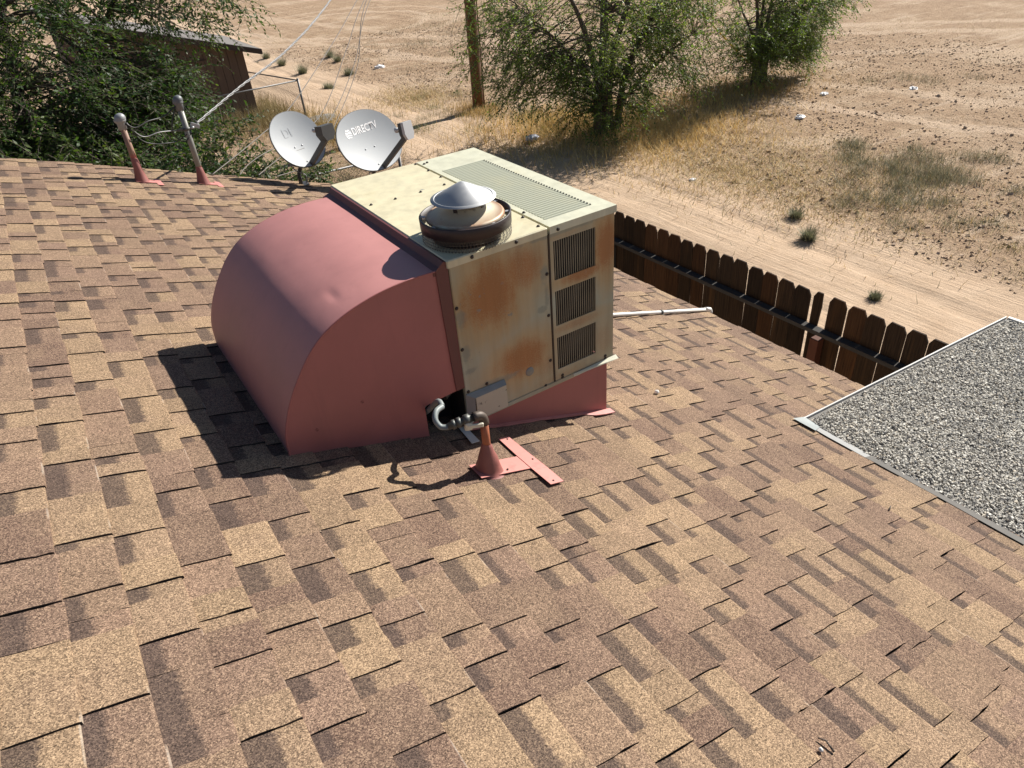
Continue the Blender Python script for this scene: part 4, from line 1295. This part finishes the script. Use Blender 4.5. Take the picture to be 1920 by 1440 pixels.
def make_tree(name, base, lobes, n_clu, trunks, label, leaf_len, greens, seed, twigs=8, per=13, droop=0.35, twig_len=.6, shell=0.55, trunk_r=.16, holes=0.0):
    rg = np.random.default_rng(seed); rr = random.Random(seed)
    t = thing(name, base, label, 'tree' if 'tree' in name else 'bush')
    base = Vector(base)
    mb = MB(); skel = []
    for (dx, dy, hz, r0) in trunks:
        end = base + Vector((dx, dy, hz))
        mid1 = base + Vector((dx*.18 + rr.uniform(-.1, .1), dy*.18 + rr.uniform(-.1, .1), hz*.33)); mid2 = base + Vector((dx*.55 + rr.uniform(-.15, .15), dy*.55, hz*.68))
        p = catmull([base + Vector((dx*.14, dy*.14, -.1)), mid1, mid2, end], 7)
        n = len(p)
        mb.tube(p, [r0*(1-.80*i/(n-1)) for i in range(n)], 9)
        for i, q in enumerate(p):
            if i > 4: skel.append((q, r0*(1-.8*i/(n-1))))
    clu = []
    wts = np.array([l[6] for l in lobes], float); wts /= wts.sum()
    while len(clu) < n_clu:
        l = lobes[rg.choice(len(lobes), p=wts)]
        d = rg.normal(size=3); d /= np.linalg.norm(d)
        rad = (shell + (1-shell)*rg.random()) if rg.random() < .8 else rg.random()**.4
        rad *= 1 + .22*noise.noise(Vector(d*2.2) + Vector((seed, 0, 0)))
        q = np.array(l[:3]) + d*rad*np.array(l[3:6])
        if q[2] < .25: continue
        if holes and noise.noise(Vector(q*0.75) + Vector((seed*1.7, 3, 0))) < -.25 + holes: continue
        clu.append(q)
    SK = np.array([tuple(s[0]) for s in skel])
    P, D, N, L, T_ = [], [], [], [], []
    for q in clu:
        dd = np.linalg.norm(SK - q, axis=1) + .35*np.maximum(0, SK[:, 2]-q[2]+.3)
        k = int(np.argmin(dd)); s, sr = skel[k]
        qv = Vector(q); mid = s.lerp(qv, .5) + Vector((rr.uniform(-.15, .15), rr.uniform(-.15, .15), .18*(qv-s).length*.5))
        p = catmull([s, mid, qv], 4)
        r1 = min(sr*.6, .028)
        mb.tube(p, [r1*(1-.75*i/(len(p)-1)) for i in range(len(p))], 5, False)
        cdir = unit_v(np.array(q) - np.array(tuple(s)))
        gtone = greens[rg.integers(len(greens))]
        for _ in range(twigs):
            dv = unit_v(rg.normal(size=3)*.8 + cdir*.8 + np.array([0, 0, -droop*rg.random()]))
            ln = twig_len*rg.uniform(.5, 1.15)
            org = q + rg.normal(size=3)*.10
            ts = np.linspace(.08, 1, per)
            cur = org + dv*(ts*ln)[:, None] + np.array([0, 0, -1])*(droop*ln*.55*ts**2)[:, None]
            mb.tube([Vector(cur[0]), Vector(cur[per//2]), Vector(cur[-1])], [.005, .0035, .0015], 3, False)
            sd = unit_v(np.cross(dv, np.array([0, 0, 1.0]) + rg.normal(size=3)*.3))
            sign = np.where(np.arange(per) % 2 == 0, 1., -1.)[:, None]
            ld = unit_v(dv*.65 + sd*sign*.8 + rg.normal(size=(per, 3))*.35 + np.array([0, 0, -.25]))
            P.append(cur); D.append(ld); N.append(unit_v(np.array([0, 0, 1.]) + rg.normal(size=(per, 3))*.55))
            L.append(leaf_len*rg.uniform(.6, 1.2, per))
            T_.append(np.array(gtone)*rg.uniform(.65, 1.35, (per, 1))*np.array([1, 1, 1]) + rg.normal(size=(per, 3))*.004)
    P, D, N, L, T_ = map(np.concatenate, (P, D, N, L, T_))
    mb.build('trunk', mats['bark'], t)
    V, F = leaf_quads(P, D, N, L, L*.42)
    me = np_mesh('crown', V - np.array(tuple(base)), F, np.repeat(np.clip(T_, .01, 1), 4, 0))
    link_mesh('crown', me, mats['leaf'], t)
    return t
G1 = [(.042, .076, .024), (.054, .094, .028), (.036, .064, .025), (.078, .112, .034)]
G2 = [(.125, .180, .046), (.150, .210, .052), (.100, .150, .044), (.180, .220, .062)]
make_tree('elm_tree', (-1.7, 12.6, 0), [(-1.5, 12.2, 3.2, 2.6, 2.2, 3.0, 1.0), (-3.2, 12.0, 3.4, 2.4, 2.2, 3.0, .45), (1.5, 12.8, 4.15, 1.5, 1.1, .7, .15), (-.2, 11.2, 2.0, 1.5, 1.2, 1.3, .35), (.85, 11.8, 2.95, .6, .6, .6, .12), (-2.2, 10.8, 2.0, 1.8, 1.2, 1.4, .35)], 1050,
    [(-.6, .2, 5.2, .20), (.9, -.3, 4.8, .16), (-2.0, .1, 4.6, .15), (2.6, .2, 4.3, .11), (.6, -1.0, 3.2, .09), (-1.2, -1.4, 3.2, .10)], 'dense dark green elm filling the upper left beyond the roof', .085, G1, 21, 9, 13, .4, .62, .5)
make_tree('elm_tree', (10.75, 12.0, 0), [(10.6, 12.0, 2.9, 3.5, 2.6, 2.5, 1.0), (8.6, 12.0, 1.9, 1.6, 1.3, 1.1, .22), (12.9, 11.6, 1.9, 1.8, 1.3, 1.1, .25), (10.6, 11.6, 1.2, 2.4, 1.2, .7, .16)], 430,
    [(-.2, .1, 4.6, .17), (1.3, .2, 4.4, .12), (2.6, -.1, 3.8, .10), (-1.5, .2, 4.0, .11), (-2.2, -.2, 2.9, .08), (2.2, -.6, 2.0, .06)], 'leafy elm tree beside the utility pole, its crown cut by the frame', .072, G2, 33, 9, 16, .45, .72, .35, holes=.10)
make_tree('elm_tree', (16.9, 12.5, 0), [(17.5, 12.5, 2.5, 2.0, 2.0, 1.8, 1.0), (18.7, 12.3, 1.7, 1.2, 1.3, 1.1, .35), (16.1, 12.0, .9, .7, .8, .5, .08), (18.7, 12.0, .7, .9, .8, .4, .12), (16.0, 12.3, 1.6, 1.0, 1.0, .9, .28), (18.0, 12.0, 1.1, 1.5, .9, .6, .25)], 340,
    [(-.9, .1, 4.2, .075), (.15, .3, 4.4, .065), (.9, -.1, 4.2, .075), (1.7, .1, 3.8, .065), (2.6, 0, 3.0, .055), (-1.7, 0, 3.2, .055)], 'bushy elm with several stems standing at the right in the field', .072, G2, 47, 9, 15, .25, .62, .35, holes=.08)
make_tree('leafy_bush', (.8, 9.3, 0), [(.95, 9.2, 1.5, .95, .7, 1.25, 1.0), (.1, 8.9, 1.7, .9, .7, 1.2, .8), (1.9, 9.4, 1.05, .7, .6, .95, .6), (-.9, 8.8, 1.5, 1.0, .7, 1.2, .7), (-2.0, 8.8, 1.5, 1.0, .7, 1.2, .5)], 460,
    [(.3, .1, 2.0, .04), (-.4, 0, 2.1, .04), (.8, 0, 1.6, .03), (-.9, -.1, 1.8, .03)], 'glossy green bush just beyond the roof edge below the shed', .075, [(.045, .085, .025), (.065, .105, .03), (.09, .12, .03), (.035, .065, .022)], 52, 8, 12, .3, .45, .5)
# bare grey twigs sticking out of the bush
mb = MB()
for k in range(9):
    s = Vector((.55 + rng.uniform(-.2, .5), 8.7, 1.7 + rng.uniform(-.3, .4))); d = Vector((rng.uniform(.3, .8), rng.uniform(-.2, .1), rng.uniform(-.35, .25)))
    mb.tube(catmull([s, s+d*.5+Vector((0, 0, rng.uniform(-.06, .06))), s+d], 4), [.0035]*8+[.002], 5, False)
    mb.tube([s+d*.55, s+d*.8+Vector((.06, 0, rng.uniform(-.12, .15)))], [.0025, .0015], 4, False)
tag(mb.build('dead_branches', mats['cable_thin']), 'bare grey twigs in front of the glossy bush beside the taller mast', 'branches')

# ------------------------------------------------------------------ utility pole, guy wire, overhead cables
pole = thing('utility_pole', (9.85, 16.69, 0), 'brown wooden utility pole rising out of the frame beside the elm', 'utility pole')
mb = MB(); mb.tube([(9.85+.012*k, 16.69, -.2+1.0*k) for k in range(11)], [.165-.005*k for k in range(11)], 18); mb.build('shaft', mats['pole'], pole)
mb = MB(); mb.box((8.75, 16.50, 9.0), (11.1, 16.60, 9.12)); mb.build('cross_arm', mats['pole'], pole)
mb = MB(); mb.tube([(9.85+.16, 16.60, 0.0), (9.85+.20, 16.58, 4.0)], .018, 6); mb.build('ground_wire_moulding', mats['pole'], pole)
PT = Vector((9.93, 16.6, 7.4))
guy = thing('guy_wire', (18.9, 14.5, 0), 'thin guy wire with a yellow guard between the two elms', 'guy wire')
ga, gb = Vector((18.9, 14.5, 0)), Vector((9.93, 16.69, 8.2))
mb = MB(); mb.tube([ga, gb], .006, 6); mb.build('wire', mats['cable_thin'], guy)
mb = MB(); mb.tube([ga.lerp(gb, .015), ga.lerp(gb, .21)], .028, 8); mb.build('guard', mats['yellow'], guy)
drop = thing('service_drop', tuple(cl + Vector((.10, .02, .02))), 'twisted grey service drop cable rising from the taller mast', 'cable')
pts = [cl+Vector((.10, .02, .02)), Vector((.76, 5.73, 3.73)), Vector((1.66, 6.81, 3.84)), Vector((2.81, 8.2, 4.14)), Vector((5.2, 11.1, 5.0)), PT]
cen = catmull(pts, 26)
for s in range(3):
    q = []
    acc = 0
    for i, p in enumerate(cen):
        if i: acc += (p-cen[i-1]).length
        a = acc*14 + s*2*math.pi/3
        q.append(p + Vector((math.cos(a)*.0075*-.77, math.cos(a)*.0075*.64, math.sin(a)*.0075)))
    mb = MB(); mb.tube(q, .0055, 5); mb.build('strand', mats['cable_grey' if s else 'galv_pipe'], drop)
wires = [([(.16, 5.22, 3.10), (.94, 6.28, 3.09), (1.60, 7.0, 3.19), (2.75, 8.3, 3.60), (3.7, 9.45, 3.97), (6.5, 12.7, 5.2), tuple(PT-Vector((0, 0, .5)))], 'uppermost thin overhead wire running left of the smaller dish'),
    ([(.42, 5.25, 3.03), (.80, 6.0, 2.95), (2.07, 7.5, 2.87), (3.12, 8.75, 3.44), (3.92, 9.7, 3.93), (6.5, 12.75, 5.1), tuple(PT-Vector((0, 0, .75)))], 'middle thin overhead wire passing behind the smaller dish'),
    ([(.60, 5.26, 2.98), (1.10, 6.2, 2.84), (2.24, 7.7, 2.73), (3.27, 8.95, 3.18), (4.10, 9.9, 3.89), (6.6, 12.8, 5.0), tuple(PT-Vector((0, 0, 1.0)))], 'lowest thin overhead wire between the two dishes'),
    ([(.78, 5.27, 2.92), (1.6, 6.6, 2.60), (2.45, 8.0, 2.62), (3.36, 9.05, 3.14), (4.03, 9.85, 3.92), (6.6, 12.8, 5.15), tuple(PT-Vector((0, 0, .9)))], 'faint overhead wire crossing the others between the two dishes')]
for p, lab in wires:
    cable('overhead_wire', p, .0055, 'cable_thin', None, lab, 'wire', 10, 5)

# ------------------------------------------------------------------ shed
shed = thing('shed', (2.4, 21.2, 0), 'brown wooden shed half hidden by the dark elm', 'shed')
SXL, SXR, SYF, SYB = 0.2, 4.68, 21.2, 24.6
def shed_top(x): return 2.02 + (SXR-x)*.29
nb = 20
for k in range(nb):
    x0 = SXL + (SXR-SXL)*k/nb; x1 = SXL + (SXR-SXL)*(k+1)/nb - .014
    mb = MB(); mb.prism([Vector((x, SYF, z)) for x, z in ((x0, 0), (x1, 0), (x1, shed_top(x1)-.02), (x0, shed_top(x0)-.02))], (0, .02, 0)); mb.build('siding_board', mats['siding'], shed)
mb = MB(); mb.prism([Vector((x, SYF+.021, z)) for x, z in ((SXL, 0), (SXR-.01, 0), (SXR-.01, shed_top(SXR)-.03), (SXL, shed_top(SXL)-.03))], (0, SYB-SYF-.03, 0)); mb.build('frame', mats['shed_trim'], shed)
for k in range(15):
    y0 = SYF + .02 + (SYB-SYF)*k/15; y1 = SYF + .02 + (SYB-SYF)*(k+1)/15 - .014
    mb = MB(); mb.box((SXR-.008, y0, 0), (SXR+.012, y1, shed_top(SXR)-.02)); mb.build('siding_board', mats['siding'], shed)
mb = MB(); mb.box((SXL, SYF-.03, 1.83), (3.6, SYF-.002, 1.87)); mb.build('trim_batten', mats['shed_trim'], shed)
mb = MB(); mb.prism([Vector((x, SYF-.35, z)) for x, z in ((SXL-.3, shed_top(SXL-.3)), (SXR+.45, shed_top(SXR+.45)), (SXR+.45, shed_top(SXR+.45)+.05), (SXL-.3, shed_top(SXL-.3)+.05))], (0, 4.0, 0)); mb.build('roof', mats['shed_roof'], shed)
mb = MB(); mb.prism([Vector((x, SYF-.375, z)) for x, z in ((SXL-.3, shed_top(SXL-.3)-.10), (SXR+.45, shed_top(SXR+.45)-.10), (SXR+.45, shed_top(SXR+.45)+.04), (SXL-.3, shed_top(SXL-.3)+.04))], (0, .022, 0)); mb.build('fascia', mats['shed_trim'], shed)
mb = MB(); mb.prism([Vector((SXR+.452, y, z)) for y, z in ((SYF-.37, shed_top(SXR+.45)-.09), (SYB+.05, shed_top(SXR+.45)-.09), (SYB+.05, shed_top(SXR+.45)+.045), (SYF-.37, shed_top(SXR+.45)+.045))], (.02, 0, 0)); mb.build('fascia', mats['shed_trim'], shed)

# ------------------------------------------------------------------ chain link fences
def chain_fence(pts, h, posts, label, mesh_wires=True):
    t = thing('chain_link_fence', (*pts[0], 0), label, 'fence')
    for (x, y) in posts:
        mb = MB(); mb.tube([(x, y, -.1), (x, y, h+.03)], .03, 10); mb.lathe([(.033, 0), (.03, .02), (.001, .035)], (x, y, h+.03), 10); mb.build('post', mats['galv_pipe'], t)
    for a, b in zip(pts[:-1], pts[1:]):
        mb = MB(); mb.tube([(*a, h), (*b, h)], .02, 8); mb.build('top_rail', mats['galv_pipe'], t)
        a3, b3 = Vector((*a, 0)), Vector((*b, 0)); ln = (b3-a3).length; d = (b3-a3)/ln
        V, F = [], []
        pitch = .075
        for s in (1, -1):
            for k in range(int((ln+h)/pitch)):
                u0 = k*pitch - (h if s > 0 else 0); z0 = 0.03
                u1 = u0 + h if s > 0 else u0 - h
                z1 = h
                if s < 0: u0, u1 = k*pitch, k*pitch-h
                # clip
                def cl_(u, z, du):
                    return u, z
                ua, za, ub, zb = u0, z0, u1, z1
                if ua < 0: za += (0-ua)/(ub-ua)*(zb-za); ua = 0
                if ub > ln: zb -= (ub-ln)/(ub-ua)*(zb-za); ub = ln
                if ua > ln: za += (ua-ln)/(ua-ub)*(zb-za); ua = ln
                if ub < 0: zb -= (0-ub)/(ua-ub)*(zb-za); ub = 0
                if zb - za < .03: continue
                p, q = a3 + d*ua + Vector((0, 0, za)), a3 + d*ub + Vector((0, 0, zb))
                w = Vector((0, 0, .0028)); nn_ = d.cross(Vector((0, 0, 1)))*.0025*s
                b0 = len(V); V += [p-w+nn_, p+w+nn_, q+w+nn_, q-w+nn_]; F.append((b0, b0+1, b0+2, b0+3))
        mb = MB(); mb.add(V, F); o = mb.build('wire_mesh', mats['galv_pipe'], t); tag(o, kind='stuff')
    return t
chain_fence([(2.2, 19.4), (5.62, 19.6), (4.9, 22.6)], 1.15, [(2.2, 19.4), (5.62, 19.6)], 'low chain link fence turning a corner in front of the shed')
chain_fence([(-2.5, 10.75), (4.4, 10.45)], 1.22, [(-2.5, 10.75), (.95, 10.6), (4.4, 10.45)], 'chain link fence behind the dishes at the edge of the yard')

# ------------------------------------------------------------------ litter
for (x, y, s, lab, mt, sd) in ((9.15, 12.94, .20, 'bluish plastic bag in the shade under the elm', 'bag_blue', 1), (10.59, 25.2, .22, 'white plastic bag lying in the open field left of the pole', 'bag', 2), (14.85, 9.36, .15, 'crumpled white litter on open ground below the bushy elm', 'bag', 3), (18.99, 8.96, .14, 'white scrap of litter at the far right of the field', 'bag', 4), (17.11, 10.36, .13, 'white scrap of litter beside the bushy elm', 'bag', 6), (9.75, 8.0, .09, 'small pale scrap of litter beside the dirt track', 'bag', 8)):
    lump('plastic_bag', (x, y, s*.2), s*.8, mats[mt], lab, 'litter', sd, stretch=(1.1, .8, .45))
lump('flat_stone', (5.96, 19.43, .04), .42, mats['cement'], 'flat grey stone lying beyond the smaller dish', 'stone', 9, stretch=(1.2, .9, .12))

# ------------------------------------------------------------------ clods, straw and weeds
def blades(cx, cy, n, spread, hlen, wid, tone, tonevar, lay=0.5, rs=None):
    rs = rs or nrng
    px = cx + rs.normal(0, spread, n); py = cy + rs.normal(0, spread, n)
    a = rs.uniform(0, 2*np.pi, n); ti = np.clip(rs.normal(lay, .25, n), 0, 1.45)
    L = hlen*rs.uniform(.4, 1.2, n)
    D = np.stack([np.cos(a)*np.sin(ti), np.sin(a)*np.sin(ti), np.cos(ti)], 1)
    S = np.stack([-np.sin(a), np.cos(a), np.zeros(n)], 1)
    P = np.stack([px, py, np.zeros(n)], 1)
    V = np.stack([P - S*(wid/2), P + S*(wid/2), P + D*L[:, None]], 1)
    T = np.array(tone)[None]*rs.uniform(1-tonevar, 1+tonevar, (n, 1))
    return V, T
def collect(lst, name, kind='stuff'):
    V = np.concatenate([v for v, _ in lst]); T = np.concatenate([t for _, t in lst])
    n = len(V)
    hz = np.array([ground_h(x, y) for x, y in V[:, 0, :2]])
    V[:, :, 2] += hz[:, None] - .004
    o = link_mesh(name, np_mesh(name, V.reshape(-1, 3), np.arange(n*3).reshape(n, 3), np.repeat(T, 3, 0)), mats['grass'])
    if kind: tag(o, kind=kind)
    return o
straw = []
STR = (.66, .49, .22); STR2 = (.42, .32, .17)
def region(n, fx, tone, hl, wd, lay, tv=.35):
    k = 0; X, Y = [], []
    while len(X) < n:
        x, y = fx()
        X.append(x); Y.append(y)
    X, Y = np.array(X), np.array(Y)
    v, t = blades(0, 0, n, 0, hl, wd, tone, tv, lay)
    v[:, :, 0] += X[:, None]; v[:, :, 1] += Y[:, None]
    straw.append((v, t))
def field_pt():
    while True:
        x = rng.uniform(9.2, 30); y = rng.uniform(-1, 38)
        if noise.noise(Vector((x*.45, y*.45, 4))) + rng.uniform(-.5, .5) > .05 and x - path_centre(y) > 1.9: return x, y
region(40000, field_pt, (.50, .38, .22), .10, .014, 1.25)
region(9000, lambda: (rng.gauss(11.5, 1.6), rng.gauss(11.1, 1.1)), STR, .30, .012, .75)
region(5000, lambda: (rng.gauss(10.3, 1.3), rng.gauss(13.6, 1.0)), STR, .34, .012, .6)
region(1500, lambda: (rng.gauss(9.7, .35), rng.gauss(16.5, .5)), (.52, .38, .18), .24, .012, .45)
region(9000, lambda: (rng.gauss(11.8, 1.2), rng.gauss(7.4, 2.2)), (.60, .46, .22), .15, .011, 1.05)
region(2600, lambda: (rng.gauss(11.2, 1.3), rng.gauss(6.6, 2.4)), (.26, .255, .14), .17, .010, .9)
region(5000, lambda: (rng.gauss(15.6, 1.6), rng.gauss(12.3, .8)), (.50, .34, .13), .28, .012, .8)
region(4200, lambda: (rng.gauss(10.2, .7), rng.gauss(7.6, 2.0)), (.50, .38, .18), .20, .012, 1.0)
region(3500, lambda: (rng.gauss(9.2, .8), rng.gauss(19.6, .9)), (.50, .39, .20), .22, .013, 1.0)
region(2600, lambda: (rng.gauss(5.6, .6), rng.gauss(18.0, 1.6)), (.40, .30, .13), .45, .014, .5)
region(2600, lambda: (rng.uniform(3.4, 5.5), rng.gauss(21.2, 1.2)), (.34, .28, .14), .6, .015, .4)
collect(straw, 'dry_grass')
weeds = []
GW = (.215, .22, .145); GG = (.21, .23, .115)
for (x, y, n, sp, hl, tn_) in ((6.7, 6.9, 900, .30, .22, GG), (6.9, 7.6, 700, .30, .24, GG), (6.4, 6.0, 350, .22, .18, GW), (13.62, 5.87, 900, .45, .42, GW), (12.83, 5.95, 700, .35, .40, GW), (13.66, 5.33, 800, .4, .42, GW), (12.76, 4.47, 700, .4, .4, GW), (11.68, 4.74, 800, .42, .36, GW), (11.52, 3.46, 600, .38, .34, GW), (12.37, 4.86, 600, .35, .36, GW), (9.71, 2.05, 350, .3, .22, (.24, .24, .10)), (11.07, 2.36, 350, .3, .25, (.28, .26, .10)), (12.06, 6.51, 350, .4, .2, (.22, .22, .12)), (20, 9.3, 400, .5, .3, GW), (9.45, 17.6, 500, .4, .35, (.19, .21, .09)), (8.6, 17.4, 350, .35, .28, GW), (10.2, 13.4, 600, .6, .4, (.15, .17, .06)),
        (9.7, 14.4, 700, .6, .45, (.13, .15, .05)), (15, 30, 400, 1.2, .4, GW), (13, 27, 500, 1.2, .4, GW), (17, 33, 400, 1.6, .4, GW), (14.3, 33, 500, 1.5, .4, GW), (20, 30, 400, 1.5, .35, GW), (5.2, 17.2, 700, .6, .6, (.16, .19, .07)), (3.6, 13.5, 500, .5, .6, (.09, .13, .04)), (3.3, 11.6, 500, .5, .6, (.09, .13, .04))):
    for _ in range(6 if hl > .25 else 1):
        ox, oy = rng.gauss(0, sp*1.5), rng.gauss(0, sp*1.5)
        weeds.append(blades(x+ox, y+oy, int(n*.26), sp*.42, hl*.62, .0065, tn_, .5, .75))
        weeds.append(blades(x+ox, y+oy, int(n*.10), sp*.6, hl*.6, .008, (.38, .30, .17), .4, .9))
collect(weeds, 'weeds')
# clumps that stand alone on the bare track and can be pointed at
clumps = [((8.22, 31.78), .34, .35, 'small round grey green weed on the track right of the shed roof'), ((8.17, 29.61), .36, .42, 'grey green weed under the service drop beyond the shed'), ((8.14, 26.97), .42, .42, 'widest grey green weed alone on the sandy track above the smaller dish'),
    ((10.19, 29.31), .34, .40, 'farther of two green weeds between the overhead wires'), ((10.03, 28.04), .30, .36, 'nearer of two green weeds between the overhead wires'), ((9.29, 25.1), .5, .34, 'straggly grey weed at the edge of the track left of the white bag'), ((7.84, 23.5), .5, .26, 'flat straggly weed on the track above the dishes'),
    ((9.04, 4.63), .26, .26, 'spiky grey green tuft beside the track above the fence'), ((7.99, 2.69), .20, .12, 'low green weed on the track near the gap in the fence'), ((9.62, 5.35), .24, .2, 'small olive tuft just beyond the spiky track tuft')]
for i, ((x, y), sp, hl, lab) in enumerate(clumps):
    v, t = blades(x, y, 420, sp*.16, hl*1.15, .011, (.21, .22, .145), .5, .8)
    o = collect([(v, t)], 'weed_clump', None)
    tag(o, lab, 'weed', 'weeds standing alone on the sandy track')
# clods
NC = 52000
cx = nrng.uniform(8.8, 26, NC); cy = nrng.uniform(-1, 34, NC)
pcv = 7.6 + np.sin(cy*.16)*.7
dens = np.array([noise.noise(Vector((x*.5, y*.5, 8))) for x, y in zip(cx, cy)])
keep = ((cx - pcv) > 1.8) & (dens + nrng.uniform(-.4, .4, NC) > -.05)
cx, cy = cx[keep], cy[keep]
hz = np.array([ground_h(x, y) for x, y in zip(cx, cy)])
tn = np.array([(.52, .385, .27), (.47, .34, .235), (.56, .42, .31), (.38, .27, .185)])[nrng.integers(0, 4, len(cx))]
P, F, T = scatter_lumps(cx, cy, hz, np.abs(nrng.normal(.010, .010, len(cx)))+.006, tn, .6)
tag(link_mesh('clods', np_mesh('clods', P, F, T), mats['clod']), kind='stuff')
